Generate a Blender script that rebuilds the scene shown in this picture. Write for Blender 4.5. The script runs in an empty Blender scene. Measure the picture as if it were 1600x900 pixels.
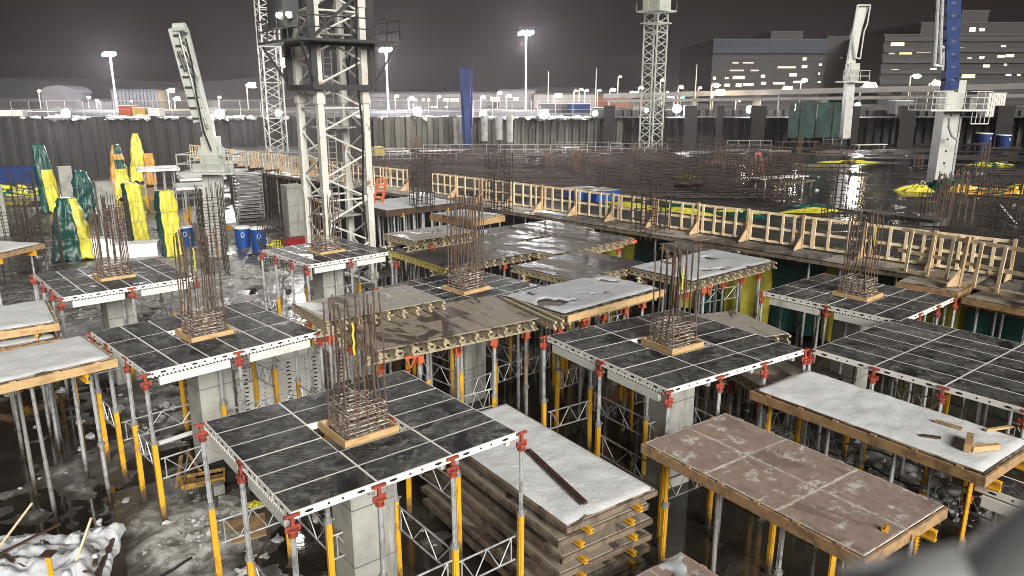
import bpy, math, random
from mathutils import Vector, Matrix, noise
random.seed(7)
R = math.radians
scene = bpy.context.scene
col = scene.collection

# ------------------------------------------------------------------ camera
H = 9.8; FPX = 1156.0; TH = R(14.56); CT, ST = math.cos(TH), math.sin(TH)
cd = bpy.data.cameras.new('camera'); cam = bpy.data.objects.new('camera', cd); col.objects.link(cam)
cam.location = (0, 0, H); cam.rotation_euler = (R(90) - TH, 0, 0)
cd.sensor_width = 36; cd.lens = FPX / 1600 * 36; cd.clip_start = 0.05; cd.clip_end = 3000
cd.dof.use_dof = True; cd.dof.focus_distance = 18; cd.dof.aperture_fstop = 5.5
scene.camera = cam
scene.render.resolution_x, scene.render.resolution_y = 1024, 576

def ray(px, py):
    return (px - 800), (py - 450) * CT + FPX * ST, FPX * CT - (py - 450) * ST   # right, down, forward
def G(px, py, z=0.0):            # point of the level z seen at a pixel of the photograph
    x, d, w = ray(px, py); k = (H - z) / d
    return Vector((x * k, w * k, z))
def D(px, py, Y):                # point at distance Y ahead
    x, d, w = ray(px, py); k = Y / w
    return Vector((x * k, Y, H - d * k))

# ------------------------------------------------------------------ materials
def new_mat(name):
    m = bpy.data.materials.new(name); m.use_nodes = True
    nt = m.node_tree; b = nt.nodes['Principled BSDF']
    return m, nt, b
def c4(c): return (c[0], c[1], c[2], 1)
def coords(nt, space='world', stretch=(1, 1, 1)):
    if space == 'world':
        s = nt.nodes.new('ShaderNodeNewGeometry').outputs['Position']
    else:
        tc = nt.nodes.new('ShaderNodeTexCoord'); oi = nt.nodes.new('ShaderNodeObjectInfo')
        ml = nt.nodes.new('ShaderNodeMath'); ml.operation = 'MULTIPLY'; ml.inputs[1].default_value = 73.0
        nt.links.new(oi.outputs['Random'], ml.inputs[0])
        ad = nt.nodes.new('ShaderNodeVectorMath'); ad.operation = 'ADD'
        nt.links.new(tc.outputs['Object'], ad.inputs[0]); nt.links.new(ml.outputs[0], ad.inputs[1]); s = ad.outputs[0]
    mp = nt.nodes.new('ShaderNodeMapping'); mp.inputs['Scale'].default_value = stretch
    nt.links.new(s, mp.inputs['Vector']); return mp.outputs[0]
def nz(nt, vec, scale, detail=6, rough=.6, dist=0.0):
    n = nt.nodes.new('ShaderNodeTexNoise'); n.inputs['Scale'].default_value = scale
    n.inputs['Detail'].default_value = detail; n.inputs['Roughness'].default_value = rough
    n.inputs['Distortion'].default_value = dist
    nt.links.new(vec, n.inputs['Vector']); return n.outputs['Fac']
def ramp(nt, fac, lo, hi):
    r = nt.nodes.new('ShaderNodeMapRange'); r.inputs['From Min'].default_value = lo; r.inputs['From Max'].default_value = hi
    r.interpolation_type = 'SMOOTHSTEP'
    nt.links.new(fac, r.inputs['Value']); return r.outputs['Result']
def mixc(nt, fac, a, b):
    m = nt.nodes.new('ShaderNodeMix'); m.data_type = 'RGBA'
    if isinstance(fac, float): m.inputs['Factor'].default_value = fac
    else: nt.links.new(fac, m.inputs['Factor'])
    for k, v in (('A', a), ('B', b)):
        s = [i for i in m.inputs if i.name == k and i.type == 'RGBA'][0]
        if isinstance(v, tuple): s.default_value = c4(v)
        else: nt.links.new(v, s)
    return [o for o in m.outputs if o.type == 'RGBA'][0]
def mixf(nt, fac, a, b):
    m = nt.nodes.new('ShaderNodeMapRange'); m.inputs['To Min'].default_value = a; m.inputs['To Max'].default_value = b
    nt.links.new(fac, m.inputs['Value']); return m.outputs['Result']
def bump(nt, b, h, strength=.3, dist=.02):
    n = nt.nodes.new('ShaderNodeBump'); n.inputs['Strength'].default_value = strength; n.inputs['Distance'].default_value = dist
    nt.links.new(h, n.inputs['Height']); nt.links.new(n.outputs[0], b.inputs['Normal'])

def surf(name, base, layers=(), rough=.6, metal=0.0, space='world', stretch=(1, 1, 1), bmp=None, spec=.5):
    """base colour with layers of (colour, scale, lo, hi, roughness, distortion) laid over it by noise"""
    m, nt, b = new_mat(name); v = coords(nt, space, stretch)
    c = base; r = None; rsock = None
    for i, L in enumerate(layers):
        cc, sc, lo, hi, rr = L[:5]; dist = L[5] if len(L) > 5 else 0
        f = ramp(nt, nz(nt, v, sc, 7, .62, dist), lo, hi)
        c = mixc(nt, f, c, cc)
        if rr is not None:
            if rsock is None: rsock = mixf(nt, f, rough, rr)
            else:
                mm = nt.nodes.new('ShaderNodeMix'); mm.data_type = 'FLOAT'
                nt.links.new(f, mm.inputs[0]); nt.links.new(rsock, mm.inputs[2]); mm.inputs[3].default_value = rr; rsock = mm.outputs[0]
    if isinstance(c, tuple): b.inputs['Base Color'].default_value = c4(c)
    else: nt.links.new(c, b.inputs['Base Color'])
    if rsock is None: b.inputs['Roughness'].default_value = rough
    else: nt.links.new(rsock, b.inputs['Roughness'])
    b.inputs['Metallic'].default_value = metal
    b.inputs['Specular IOR Level'].default_value = spec
    if bmp: bump(nt, b, nz(nt, v, bmp[0], 8, .65), bmp[1], bmp[2])
    return m
def emis(name, c, s):
    m, nt, b = new_mat(name); b.inputs['Base Color'].default_value = c4(c)
    b.inputs['Emission Color'].default_value = c4(c); b.inputs['Emission Strength'].default_value = s
    return m

M = {}
M['film_plain'] = surf('film_faced_plywood', (.022, .021, .022),
    [((.075, .074, .071), 1.3, .4, .66, .55, .8), ((.16, .158, .15), 6, .52, .78, .7, 1.5), ((.012, .012, .013), 1.4, .52, .6, .38, .6), ((.2, .2, .195), 22, .66, .8, .8)], .55, space='obj', bmp=(9, .15, .01), spec=.25)
def muddy(key):        # splashed mud on the lowest half metre of a prop
    m = M[key]; nt = m.node_tree; b = nt.nodes['Principled BSDF']; v = coords(nt, 'world'); sp = nt.nodes.new('ShaderNodeSeparateXYZ'); nt.links.new(v, sp.inputs[0])
    ma = nt.nodes.new('ShaderNodeMath'); ma.operation = 'MULTIPLY_ADD'; ma.inputs[1].default_value = -1.1; nt.links.new(sp.outputs[2], ma.inputs[0]); nt.links.new(nz(nt, v, 9, 6, .7), ma.inputs[2])
    f = ramp(nt, ma.outputs[0], -.25, .35); src = b.inputs['Base Color'].links[0].from_socket
    nt.links.new(mixc(nt, f, src, (.07, .055, .042)), b.inputs['Base Color'])
def film():
    m, nt, b = new_mat('film_faced_plywood'); v = coords(nt, 'obj'); mp = nt.nodes.new('ShaderNodeMapping'); mp.inputs['Rotation'].default_value = (0, 0, R(45)); nt.links.new(v, mp.inputs['Vector'])
    c = mixc(nt, ramp(nt, nz(nt, v, 1.2, 6, .65, .6), .42, .6), (.024, .023, .024), (.07, .069, .066))
    c = mixc(nt, ramp(nt, nz(nt, v, 3.5, 12, .78, 1.0), .47, .66), c, (.22, .218, .21))
    br = nt.nodes.new('ShaderNodeTexBrick'); br.inputs['Scale'].default_value = 1; br.inputs['Brick Width'].default_value = .26; br.inputs['Row Height'].default_value = .105; br.inputs['Mortar Size'].default_value = .01; br.inputs['Mortar Smooth'].default_value = .4
    nt.links.new(mp.outputs[0], br.inputs['Vector'])
    ml = nt.nodes.new('ShaderNodeMath'); ml.operation = 'MULTIPLY'; nt.links.new(br.outputs['Fac'], ml.inputs[0]); nt.links.new(ramp(nt, nz(nt, v, 1.9, 4, .6), .42, .62), ml.inputs[1])
    c = mixc(nt, ml.outputs[0], c, (.15, .148, .142))
    w_ = ramp(nt, nz(nt, v, .8, 4, .6, .5), .56, .62); c = mixc(nt, w_, c, (.014, .014, .015))
    nt.links.new(c, b.inputs['Base Color']); nt.links.new(mixf(nt, w_, .6, .3), b.inputs['Roughness']); b.inputs['Specular IOR Level'].default_value = .3
    return m
M['film'] = film()
M['film_frost'] = surf('frosted_plywood', (.1, .1, .098), [((.28, .28, .28), 3, .45, .75, .8, .6), ((.03, .03, .03), 5, .55, .75, .4)], .6, space='obj')
def ply_brown(name, dry, wet, frost, flo, wlo):
    m, nt, b = new_mat(name); v = coords(nt, 'obj'); v2 = coords(nt, 'obj', (1, .35, 1))
    f1 = ramp(nt, nz(nt, v2, .95, 5, .6, 1.2), wlo, wlo + .05)
    c = mixc(nt, ramp(nt, nz(nt, v, 5, 8, .7), .35, .7), dry, tuple(x * .72 for x in dry))
    c = mixc(nt, f1, c, wet)
    f2 = ramp(nt, nz(nt, v, 2.6, 12, .8, .25), flo, flo + .1)
    c = mixc(nt, f2, c, frost)
    if 'frosted' in name:        # frost gathered along the sheet joints
        tc = nt.nodes.new('ShaderNodeTexCoord'); sp = nt.nodes.new('ShaderNodeSeparateXYZ'); nt.links.new(tc.outputs['Generated'], sp.inputs[0])
        fs = []
        for k in (0, 1):
            a_ = nt.nodes.new('ShaderNodeMath'); a_.operation = 'SUBTRACT'; a_.inputs[1].default_value = .5; nt.links.new(sp.outputs[k], a_.inputs[0])
            b2 = nt.nodes.new('ShaderNodeMath'); b2.operation = 'ABSOLUTE'; nt.links.new(a_.outputs[0], b2.inputs[0]); fs.append(b2.outputs[0])
        mx = nt.nodes.new('ShaderNodeMath'); mx.operation = 'MAXIMUM'; nt.links.new(fs[0], mx.inputs[0]); nt.links.new(fs[1], mx.inputs[1])
        ad = nt.nodes.new('ShaderNodeMath'); ad.operation = 'MULTIPLY_ADD'; ad.inputs[1].default_value = .14; nt.links.new(nz(nt, v, 5, 9, .8), ad.inputs[0]); nt.links.new(mx.outputs[0], ad.inputs[2])
        c = mixc(nt, ramp(nt, ad.outputs[0], .545, .575), c, frost)
    nt.links.new(c, b.inputs['Base Color'])
    nt.links.new(mixf(nt, f1, .66, .38), b.inputs['Roughness'])
    bump(nt, b, nz(nt, v, 14, 8, .7), .2, .008)
    return m
M['brown'] = ply_brown('brown_plywood', (.34, .29, .235), (.1, .078, .066), (.6, .59, .57), .7, .5)
M['brown_wet'] = ply_brown('wet_brown_plywood', (.17, .145, .12), (.045, .036, .033), (.62, .62, .63), .6, .44)
M['brown_frost'] = ply_brown('frosted_brown_plywood', (.36, .275, .235), (.25, .185, .158), (.68, .65, .63), .53, .55)
M['grey_ply'] = ply_brown('grey_dirty_plywood', (.38, .345, .295), (.13, .112, .1), (.6, .6, .6), .66, .52)
M['dark_ply'] = ply_brown('dark_dirty_plywood', (.15, .135, .118), (.05, .044, .04), (.55, .55, .56), .56, .48)
def snow_mat(name, holes, hc, base=(.74, .76, .78)):
    m, nt, b = new_mat(name); v = coords(nt, 'world'); vs = coords(nt, 'world', (1, 1.3, 1))
    c = mixc(nt, ramp(nt, nz(nt, v, 1.3, 6, .6), .3, .7), base, tuple(x * .86 for x in base))
    c = mixc(nt, ramp(nt, nz(nt, v, 26, 3, .6), .62, .78), c, tuple(x * .74 for x in base))
    if holes is not None:
        f = ramp(nt, nz(nt, vs, 1.5, 6, .62, .5), holes, holes + .06)
        c = mixc(nt, f, c, hc)
        nt.links.new(mixf(nt, f, .75, .3), b.inputs['Roughness'])
    else: b.inputs['Roughness'].default_value = .75
    nt.links.new(c, b.inputs['Base Color']); b.inputs['Subsurface Weight'].default_value = 0
    bump(nt, b, nz(nt, v, 3.5, 8, .62), .5, .05)
    return m
M['snow'] = snow_mat('snow', None, None)
M['snow_holes'] = snow_mat('melting_snow', .6, (.1, .085, .075), (.52, .54, .57))
M['snow_dirty'] = surf('dirty_snow', (.5, .5, .5), [((.16, .145, .13), 2.2, .45, .7, .6), ((.75, .76, .78), 5, .55, .7, .8)], .8, bmp=(8, .6, .05))
M['white'] = surf('white_powder_coat', (.82, .81, .78), [((.5, .47, .4), 2.5, .62, .82, .6), ((.2, .17, .14), 9, .68, .8, .7)], .42)
M['beam_white'] = surf('white_beam_paint', (.72, .72, .68), [((.4, .38, .33), 1.2, .55, .8, .6)], .45)
M['black_and_hole_shade'] = surf('plain_black_and_slot_shade', (.012, .011, .011), rough=.9)  # black of hoses, cables and piers; also painted shade of holes and gaps
M['galv'] = surf('galvanised_steel', (.52, .53, .54), [((.25, .25, .26), 5, .45, .7, .45)], .48, .45)
M['galv_dull'] = surf('dull_galvanised_tube', (.36, .36, .35), [((.18, .17, .16), 4, .5, .7, .6)], .5, .4)
M['yellow'] = surf('yellow_prop_paint', (.72, .40, .03), [((.45, .23, .03), 3, .48, .72, .6), ((.1, .06, .03), 7, .66, .76, .8)], .4)
M['red'] = surf('red_drop_head', (.34, .065, .042), [((.13, .045, .04), 6, .45, .7, .7)], .5)
M['orange'] = surf('orange_steel', (.5, .11, .05), [((.4, .09, .05), 6, .5, .75, .7)], .5)
M['rust'] = surf('rusty_rebar', (.16, .108, .08), [((.065, .045, .036), 5, .4, .65, .8), ((.24, .12, .065), 9, .6, .8, .9)], .75, .2)
M['rust_frost'] = surf('frosted_stirrup', (.25, .19, .15), [((.66, .64, .6), 6, .46, .62, .8), ((.1, .06, .045), 10, .55, .75, .8)], .75)
M['rust_dark'] = surf('dark_rebar', (.045, .034, .03), [((.09, .06, .045), 3, .5, .7, .8)], .8, .2)
M['timber'] = surf('fresh_timber', (.55, .38, .19), [((.38, .24, .11), 3, .45, .7, .7), ((.24, .15, .08), 9, .62, .8, .8)], .7, stretch=(1, 1, 2.5))
M['timber_pale'] = surf('pale_guardrail_timber', (.85, .71, .49), [((.66, .5, .3), 2, .45, .7, .7)], .7)
M['timber_post'] = surf('brown_guardrail_plywood', (.55, .4, .24), [((.34, .22, .12), 3, .45, .7, .7)], .7)
M['timber_board'] = surf('brown_fascia_timber', (.42, .27, .14), [((.2, .125, .07), 4, .42, .7, .7), ((.42, .3, .2), 12, .62, .78, .8)], .68)
M['timber_grey'] = surf('weathered_timber', (.2, .155, .115), [((.1, .075, .055), 3, .42, .62, .8), ((.4, .38, .34), 14, .6, .78, .8)], .75)
M['girder'] = surf('girder_timber', (.40, .345, .235), [((.28, .235, .16), 2, .45, .75, .8), ((.5, .46, .38), 12, .66, .85, .8)], .7)
M['girder_yellow'] = surf('yellow_girder_timber', (.62, .52, .16), [((.3, .25, .1), 5, .5, .75, .8)], .7)
M['dark_wood'] = surf('dark_wet_timber', (.06, .035, .025), [((.13, .07, .05), 4, .5, .7, .5)], .5)
M['tarp_y'] = surf('yellow_tarp', (.62, .57, .07), [((.42, .38, .06), 1.5, .45, .7, .4)], .42, bmp=(3.5, .5, .06))
M['tarp_g'] = surf('green_tarp', (.012, .07, .058), [((.008, .035, .032), 1.5, .45, .7, .3)], .36, bmp=(3.5, .5, .06))
M['tarp_o'] = surf('orange_tarp', (.5, .25, .05), [((.5, .25, .05), 2, .45, .7, .4)], .45, bmp=(3.5, .5, .06))
M['blue'] = surf('blue_plastic', (.012, .065, .26), [((.02, .05, .2), 3, .5, .7, .5)], .4)
M['blue_paint'] = surf('blue_machine_paint', (.012, .035, .14), [((.006, .016, .06), 1.5, .45, .7, .7), ((.2, .22, .3), 3, .7, .8, .7)], .65, spec=.25)
M['white_plain'] = surf('white_plastic', (.75, .76, .76), rough=.5)
M['red_box'] = surf('red_plastic', (.35, .02, .03), rough=.45)
M['dark_steel'] = surf('dark_grey_steel', (.05, .052, .054), [((.1, .1, .1), 3, .55, .75, .6)], .5, .3)
M['mast_white'] = surf('white_mast_paint', (.58, .58, .54), [((.5, .46, .4), 1.2, .5, .7, .5), ((.28, .13, .07), 2.2, .6, .7, .8), ((.12, .11, .1), 5, .62, .74, .8)], .45, stretch=(1, 1, .5))
M['mast_grey'] = surf('grey_mast_paint', (.42, .42, .40), [((.26, .25, .23), 1.2, .5, .75, .6)], .5)
M['boom'] = surf('pale_boom_paint', (.42, .44, .4), [((.36, .36, .32), .9, .5, .72, .6)], .42)
def concrete(name, a, b_):
    m, nt, b = new_mat(name); v = coords(nt, 'obj'); vz = coords(nt, 'world', (1, 1, .12))
    c = mixc(nt, ramp(nt, nz(nt, v, 1.2, 8, .65), .35, .7), a, b_)
    c = mixc(nt, ramp(nt, nz(nt, vz, 3.2, 4, .6), .5, .75), c, tuple(x * .62 for x in b_))
    br = nt.nodes.new('ShaderNodeTexBrick'); br.inputs['Scale'].default_value = 1
    br.offset = 0; br.inputs['Brick Width'].default_value = 60; br.inputs['Row Height'].default_value = 1.2; br.inputs['Mortar Size'].default_value = .012
    sx = nt.nodes.new('ShaderNodeSeparateXYZ'); cb = nt.nodes.new('ShaderNodeCombineXYZ')
    nt.links.new(coords(nt, 'world'), sx.inputs[0]); nt.links.new(sx.outputs[2], cb.inputs[1]); cb.inputs[0].default_value = 25.0; nt.links.new(cb.outputs[0], br.inputs['Vector'])
    c = mixc(nt, br.outputs['Fac'], c, tuple(x * .4 for x in b_))
    nt.links.new(c, b.inputs['Base Color']); b.inputs['Roughness'].default_value = .8
    bump(nt, b, nz(nt, v, 12, 8, .7), .25, .01)
    return m
M['concrete'] = concrete('formed_concrete', (.44, .44, .41), (.3, .295, .27))
M['concrete_dull'] = surf('rough_concrete', (.3, .3, .28), [((.18, .175, .16), 1.4, .4, .7, .8)], .8, bmp=(8, .3, .02))
def sheet_mat(name, a, b_, streak, lo=.45):
    m, nt, b = new_mat(name); v = coords(nt, 'world', (1, 1, .09)); v2 = coords(nt, 'world')
    c = mixc(nt, ramp(nt, nz(nt, v, .9, 6, .65), .35, .65), a, b_)
    f = nt.nodes.new('ShaderNodeMath'); f.operation = 'MULTIPLY'
    nt.links.new(ramp(nt, nz(nt, v, 2.4, 5, .7), .58, .75), f.inputs[0]); nt.links.new(ramp(nt, nz(nt, v2, .12, 4, .6), lo, lo + .2), f.inputs[1])
    c = mixc(nt, f.outputs[0], c, streak)
    nt.links.new(c, b.inputs['Base Color']); b.inputs['Roughness'].default_value = .75
    return m
M['sheet'] = sheet_mat('sheet_pile_steel', (.022, .022, .023), (.02, .02, .021), (.11, .11, .105))
M['sheet_light'] = sheet_mat('muddy_sheet_pile', (.095, .09, .075), (.04, .038, .032), (.3, .29, .25))
M['sheet_right'] = sheet_mat('shoring_stain_and_lamplight', (.05, .048, .047), (.015, .015, .016), (.55, .55, .5), .3)  # pale streaks are concrete drips and lamplight patches painted into the colour

def ground_mat():
    m, nt, b = new_mat('mud_ice_and_slush'); v = coords(nt, 'world')
    sep = nt.nodes.new('ShaderNodeSeparateXYZ'); nt.links.new(v, sep.inputs[0])
    mud = mixc(nt, ramp(nt, nz(nt, v, .8, 8, .7), .35, .65), (.05, .045, .038), (.1, .092, .082))
    ice = mixc(nt, ramp(nt, nz(nt, v, 3.1, 9, .7, .5), .35, .62), (.2, .19, .17), (.5, .5, .49))
    nn = nt.nodes.new('ShaderNodeMath'); nn.operation = 'MULTIPLY_ADD'; nn.inputs[1].default_value = 2.4
    nt.links.new(sep.outputs[2], nn.inputs[0]); nt.links.new(nz(nt, v, 1.15, 10, .72, 1.1), nn.inputs[2])
    f = ramp(nt, nn.outputs[0], .55, .88)
    c = mixc(nt, f, mud, ice); nt.links.new(c, b.inputs['Base Color'])
    nt.links.new(mixf(nt, f, .3, .75), b.inputs['Roughness'])
    bump(nt, b, nz(nt, v, 5.5, 10, .7), .4, .05)
    return m
M['ground'] = ground_mat()
def water_mat(name, c, wave):
    m, nt, b = new_mat(name); v = coords(nt, 'world')
    cc = mixc(nt, ramp(nt, nz(nt, v, .6, 7, .65, 1), .42, .72), c, tuple(x * 2.2 for x in c))
    nt.links.new(cc, b.inputs['Base Color'])
    nt.links.new(mixf(nt, ramp(nt, nz(nt, v, .35, 6, .6, .5), .4, .7), .045, .2), b.inputs['Roughness'])
    bump(nt, b, nz(nt, v, wave, 3, .5), .12, .03)
    return m
M['water'] = water_mat('muddy_water', (.026, .022, .017), 2.5)
def slab_mat():
    m, nt, b = new_mat('wet_dark_slab'); v = coords(nt, 'world'); v2 = coords(nt, 'world', (.5, 1.2, 1))
    c = mixc(nt, ramp(nt, nz(nt, v, .5, 8, .7), .35, .65), (.022, .019, .017), (.05, .044, .038))
    sx = nt.nodes.new('ShaderNodeSeparateXYZ'); nt.links.new(v, sx.inputs[0])
    fm = nt.nodes.new('ShaderNodeMath'); fm.operation = 'MULTIPLY'; nt.links.new(ramp(nt, sx.outputs[0], 9, 17), fm.inputs[0])
    nt.links.new(ramp(nt, nz(nt, v2, .16, 6, .6, .6), .42, .5), fm.inputs[1]); f = fm.outputs[0]
    c = mixc(nt, f, c, (.02, .02, .021))
    f3 = ramp(nt, nz(nt, v2, .8, 9, .7, .8), .66, .72); c = mixc(nt, f3, c, (.4, .4, .41))
    nt.links.new(c, b.inputs['Base Color']); nt.links.new(mixf(nt, f, .75, .09), b.inputs['Roughness'])
    bump(nt, b, nz(nt, v, 5, 8, .7), .25, .02)
    return m
M['slab'] = slab_mat()
M['street'] = surf('snowy_street_ground', (.05, .05, .05), [((.2, .2, .21), .12, .42, .6, .8), ((.06, .06, .06), .6, .5, .7, .7)], .8)
M['bldg_pale'] = surf('pale_cladding', (.13, .125, .135), [((.09, .09, .1), .3, .4, .7, .7)], .7)
M['bldg_grey'] = surf('grey_cladding', (.04, .04, .043), [((.03, .03, .032), .2, .4, .7, .7)], .7)
M['bldg_dark'] = surf('dark_office_wall', (.012, .011, .013), [((.008, .008, .009), .2, .4, .7, .7)], .7)
M['glass_blue'] = surf('blue_dark_glass', (.012, .022, .04), rough=.15)
M['bldg_band'] = surf('office_spandrel', (.021, .02, .022), rough=.7)
M['rail_white'] = surf('white_barrier', (.6, .58, .55), rough=.7)
M['hall_white'] = surf('pale_wall_and_road', (.2, .19, .185), [((.14, .13, .13), .3, .4, .7, .8)], .8)
M['green_net'] = surf('green_debris_net', (.01, .042, .032), [((.004, .016, .013), 1, .4, .6, .8)], .8)
M['hill'] = surf('dark_hills', (.018, .02, .024), rough=.95)
M['brick_red'] = surf('orange_brown_hall', (.16, .07, .04), rough=.8)
M['orange_box'] = surf('orange_container_paint', (.35, .07, .04), rough=.5)
M['yellow_box'] = surf('yellow_container_paint', (.4, .28, .07), rough=.5)
M['rubber'] = surf('dark_padded_sleeve', (.2, .202, .207), [((.12, .122, .125), 9, .5, .7, .35)], .42, bmp=(20, .5, .004))
M['lamp_w'] = emis('floodlight_glow', (1, .97, .9), 150)
M['lamp_y'] = emis('warm_lamp_glow', (1, .8, .45), 60)
M['lamp_s'] = emis('small_lamp_glow', (1, .93, .8), 28)
M['lamp_g'] = emis('green_signal', (.1, 1, .5), 8)
M['win_y'] = emis('lit_window_warm', (1, .78, .42), .95)
M['win_w'] = emis('lit_window_white', (1, .9, .72), .6)
M['win_d'] = emis('dim_window', (.5, .45, .38), .2)
M['win_b'] = emis('teal_window', (.1, .7, .7), .7)

muddy('yellow'); muddy('galv'); muddy('galv_dull')
# ------------------------------------------------------------------ mesh builder
class MB:
    def __init__(s): s.v = []; s.f = []; s.m = []
    def add(s, vs, fs, mi=0):
        n = len(s.v); s.v += [tuple(v) for v in vs]; s.f += [tuple(i + n for i in f) for f in fs]; s.m += [mi] * len(fs)
    def box(s, c, d, mi=0, rz=0.0):
        hx, hy, hz = d[0] / 2, d[1] / 2, d[2] / 2; cs, sn = math.cos(rz), math.sin(rz); vs = []
        for z in (-hz, hz):
            for x, y in ((-hx, -hy), (hx, -hy), (hx, hy), (-hx, hy)):
                vs.append((c[0] + x * cs - y * sn, c[1] + x * sn + y * cs, c[2] + z))
        s.add(vs, [(0, 3, 2, 1), (4, 5, 6, 7), (0, 1, 5, 4), (1, 2, 6, 5), (2, 3, 7, 6), (3, 0, 4, 7)], mi)
    def bar(s, a, b, w, h=None, mi=0, up=(0, 0, 1), taper=1.0):
        a, b = Vector(a), Vector(b); h = h or w; d = (b - a).normalized(); u = Vector(up)
        if abs(d.dot(u)) > .98: u = Vector((0, 1, 0))
        x = d.cross(u).normalized(); y = x.cross(d).normalized(); vs = []
        for p, k in ((a, 1), (b, taper)):
            for i, j in ((-1, -1), (1, -1), (1, 1), (-1, 1)): vs.append(p + x * i * w * k / 2 + y * j * h * k / 2)
        s.add(vs, [(0, 1, 2, 3), (7, 6, 5, 4), (0, 4, 5, 1), (1, 5, 6, 2), (2, 6, 7, 3), (3, 7, 4, 0)], mi)
    def tube(s, a, b, r, n=8, mi=0, r2=None, caps=True):
        a, b = Vector(a), Vector(b); d = (b - a).normalized(); u = Vector((0, 0, 1)) if abs(d.z) < .95 else Vector((1, 0, 0))
        x = d.cross(u).normalized(); y = x.cross(d).normalized(); r2 = r if r2 is None else r2; vs = []
        for p, rr in ((a, r), (b, r2)):
            for i in range(n):
                t = 2 * math.pi * i / n; vs.append(p + (x * math.cos(t) + y * math.sin(t)) * rr)
        fs = [(i, (i + 1) % n, n + (i + 1) % n, n + i) for i in range(n)]
        if caps: fs += [tuple(range(n - 1, -1, -1)), tuple(range(n, 2 * n))]
        s.add(vs, fs, mi)
    def path(s, pts, r, n=6, mi=0):
        for a, b in zip(pts, pts[1:]): s.tube(a, b, r, n, mi)
    def prism(s, poly, z0, z1, mi=0):
        n = len(poly); vs = [(p[0], p[1], z0) for p in poly] + [(p[0], p[1], z1) for p in poly]
        s.add(vs, [tuple(range(n - 1, -1, -1)), tuple(range(n, 2 * n))] + [(i, (i + 1) % n, n + (i + 1) % n, n + i) for i in range(n)], mi)
    def mesh(s, name, mats, smooth=False):
        me = bpy.data.meshes.new(name); me.from_pydata(s.v, [], s.f)
        for m in (mats if isinstance(mats, (list, tuple)) else [mats]): me.materials.append(m)
        if len(me.materials) > 1: me.polygons.foreach_set('material_index', s.m)
        if smooth: me.polygons.foreach_set('use_smooth', [True] * len(me.polygons))
        me.validate(); me.update(); return me
def ob(name, me, parent=None, loc=(0, 0, 0), rz=0.0, sc=None, rot=None):
    o = bpy.data.objects.new(name, me); col.objects.link(o); o.location = loc
    o.rotation_euler = rot if rot else (0, 0, rz)
    if sc: o.scale = sc
    if parent: o.parent = parent
    return o
def tag(o, label=None, cat=None, group=None, kind=None):
    if label: o['label'] = label
    if cat: o['category'] = cat
    if group: o['group'] = group
    if kind: o['kind'] = kind
    return o
def empty(name, loc, rz=0.0, label=None, cat=None, group=None):
    o = bpy.data.objects.new(name, None); col.objects.link(o); o.location = loc; o.rotation_euler = (0, 0, rz); o.empty_display_size = .2
    return tag(o, label, cat, group)
CACHE = {}
def cached(key, fn):
    if key not in CACHE: CACHE[key] = fn()
    return CACHE[key]
def copy_tree(o, parent=None):
    c = o.copy(); col.objects.link(c)
    if parent: c.parent = parent
    for ch in list(o.children): copy_tree(ch, c)
    return c

# ------------------------------------------------------------------ setting: ground
def sstep(x, a, b):
    t = max(0, min(1, (x - a) / (b - a))); return t * t * (3 - 2 * t)
MOUNDS = [(-7.2, 15.2, 2.6, .30), (-5.6, 10.8, 2.6, .26), (-4.5, 12.0, 1.4, .2), (-15, 33, 6, .2), (-13, 42, 6, .22), (-20, 38, 6, .2), (-11, 22, 3.5, .2), (-24, 52, 10, .2), (-18, 27, 5, .22),
          (-12, 16.5, 2.6, .14), (-6.5, 24, 3, .12), (1.2, 15.8, 1.3, .24), (-1.8, 14.9, 1.1, .1), (1.8, 18.2, 1.0, .16), (-.5, 11.6, 1.0, .2), (.3, 20, 1.6, .14), (10, 20, 2.4, .1), (9.4, 18, 2.6, .26), (7.2, 20.5, 1.8, .2), (11, 16, 2, .2)]
def gh(x, y):
    h = noise.fractal((x * .33, y * .33, 1.7), 1.0, 2.0, 5) * .07 - .05
    for mx, my, r, a in MOUNDS:
        d = math.hypot(x - mx, y - my) / r
        if d < 1.6:
            k = math.exp(-d * d * 1.6); h += a * k * (.75 + .6 * noise.fractal((x * 1.3, y * 1.3, 4), .8, 2.1, 4))
    if x < -14: h += .07 * sstep(-x, 14, 22)
    if x > 1: h -= .08 * sstep(x, 1, 3.5)
    return h
def grid_mesh(name, xs, ys, fn, mat):
    mb = MB(); nx, ny = len(xs), len(ys)
    mb.v = [(x, y, fn(x, y)) for y in ys for x in xs]
    mb.f = [(j * nx + i, j * nx + i + 1, (j + 1) * nx + i + 1, (j + 1) * nx + i) for j in range(ny - 1) for i in range(nx - 1)]
    mb.m = [0] * len(mb.f); return mb.mesh(name, mat, True)
xs = [-110, -80, -60, -50, -40, -34, -30] + [-28 + .5 * i for i in range(29)] + [-13.8 + .16 * i for i in range(160)] + [12 + 2 * i for i in range(20)] + [60, 80, 130, 200]
ys = [-12, -4, 0, 4] + [6 + .16 * i for i in range(125)] + [26 + .5 * i for i in range(60)] + [56.5 + 3 * i for i in range(12)] + [101]
tag(ob('ground', grid_mesh('ground', xs, ys, gh, M['ground'])), kind='structure')
w = MB(); w.add([(-110, -12, .012), (200, -12, .012), (200, 101, .012), (-110, 101, .012)], [(0, 1, 2, 3)])
tag(ob('flood_water', w.mesh('flood_water', M['water'])), kind='structure')

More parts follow.
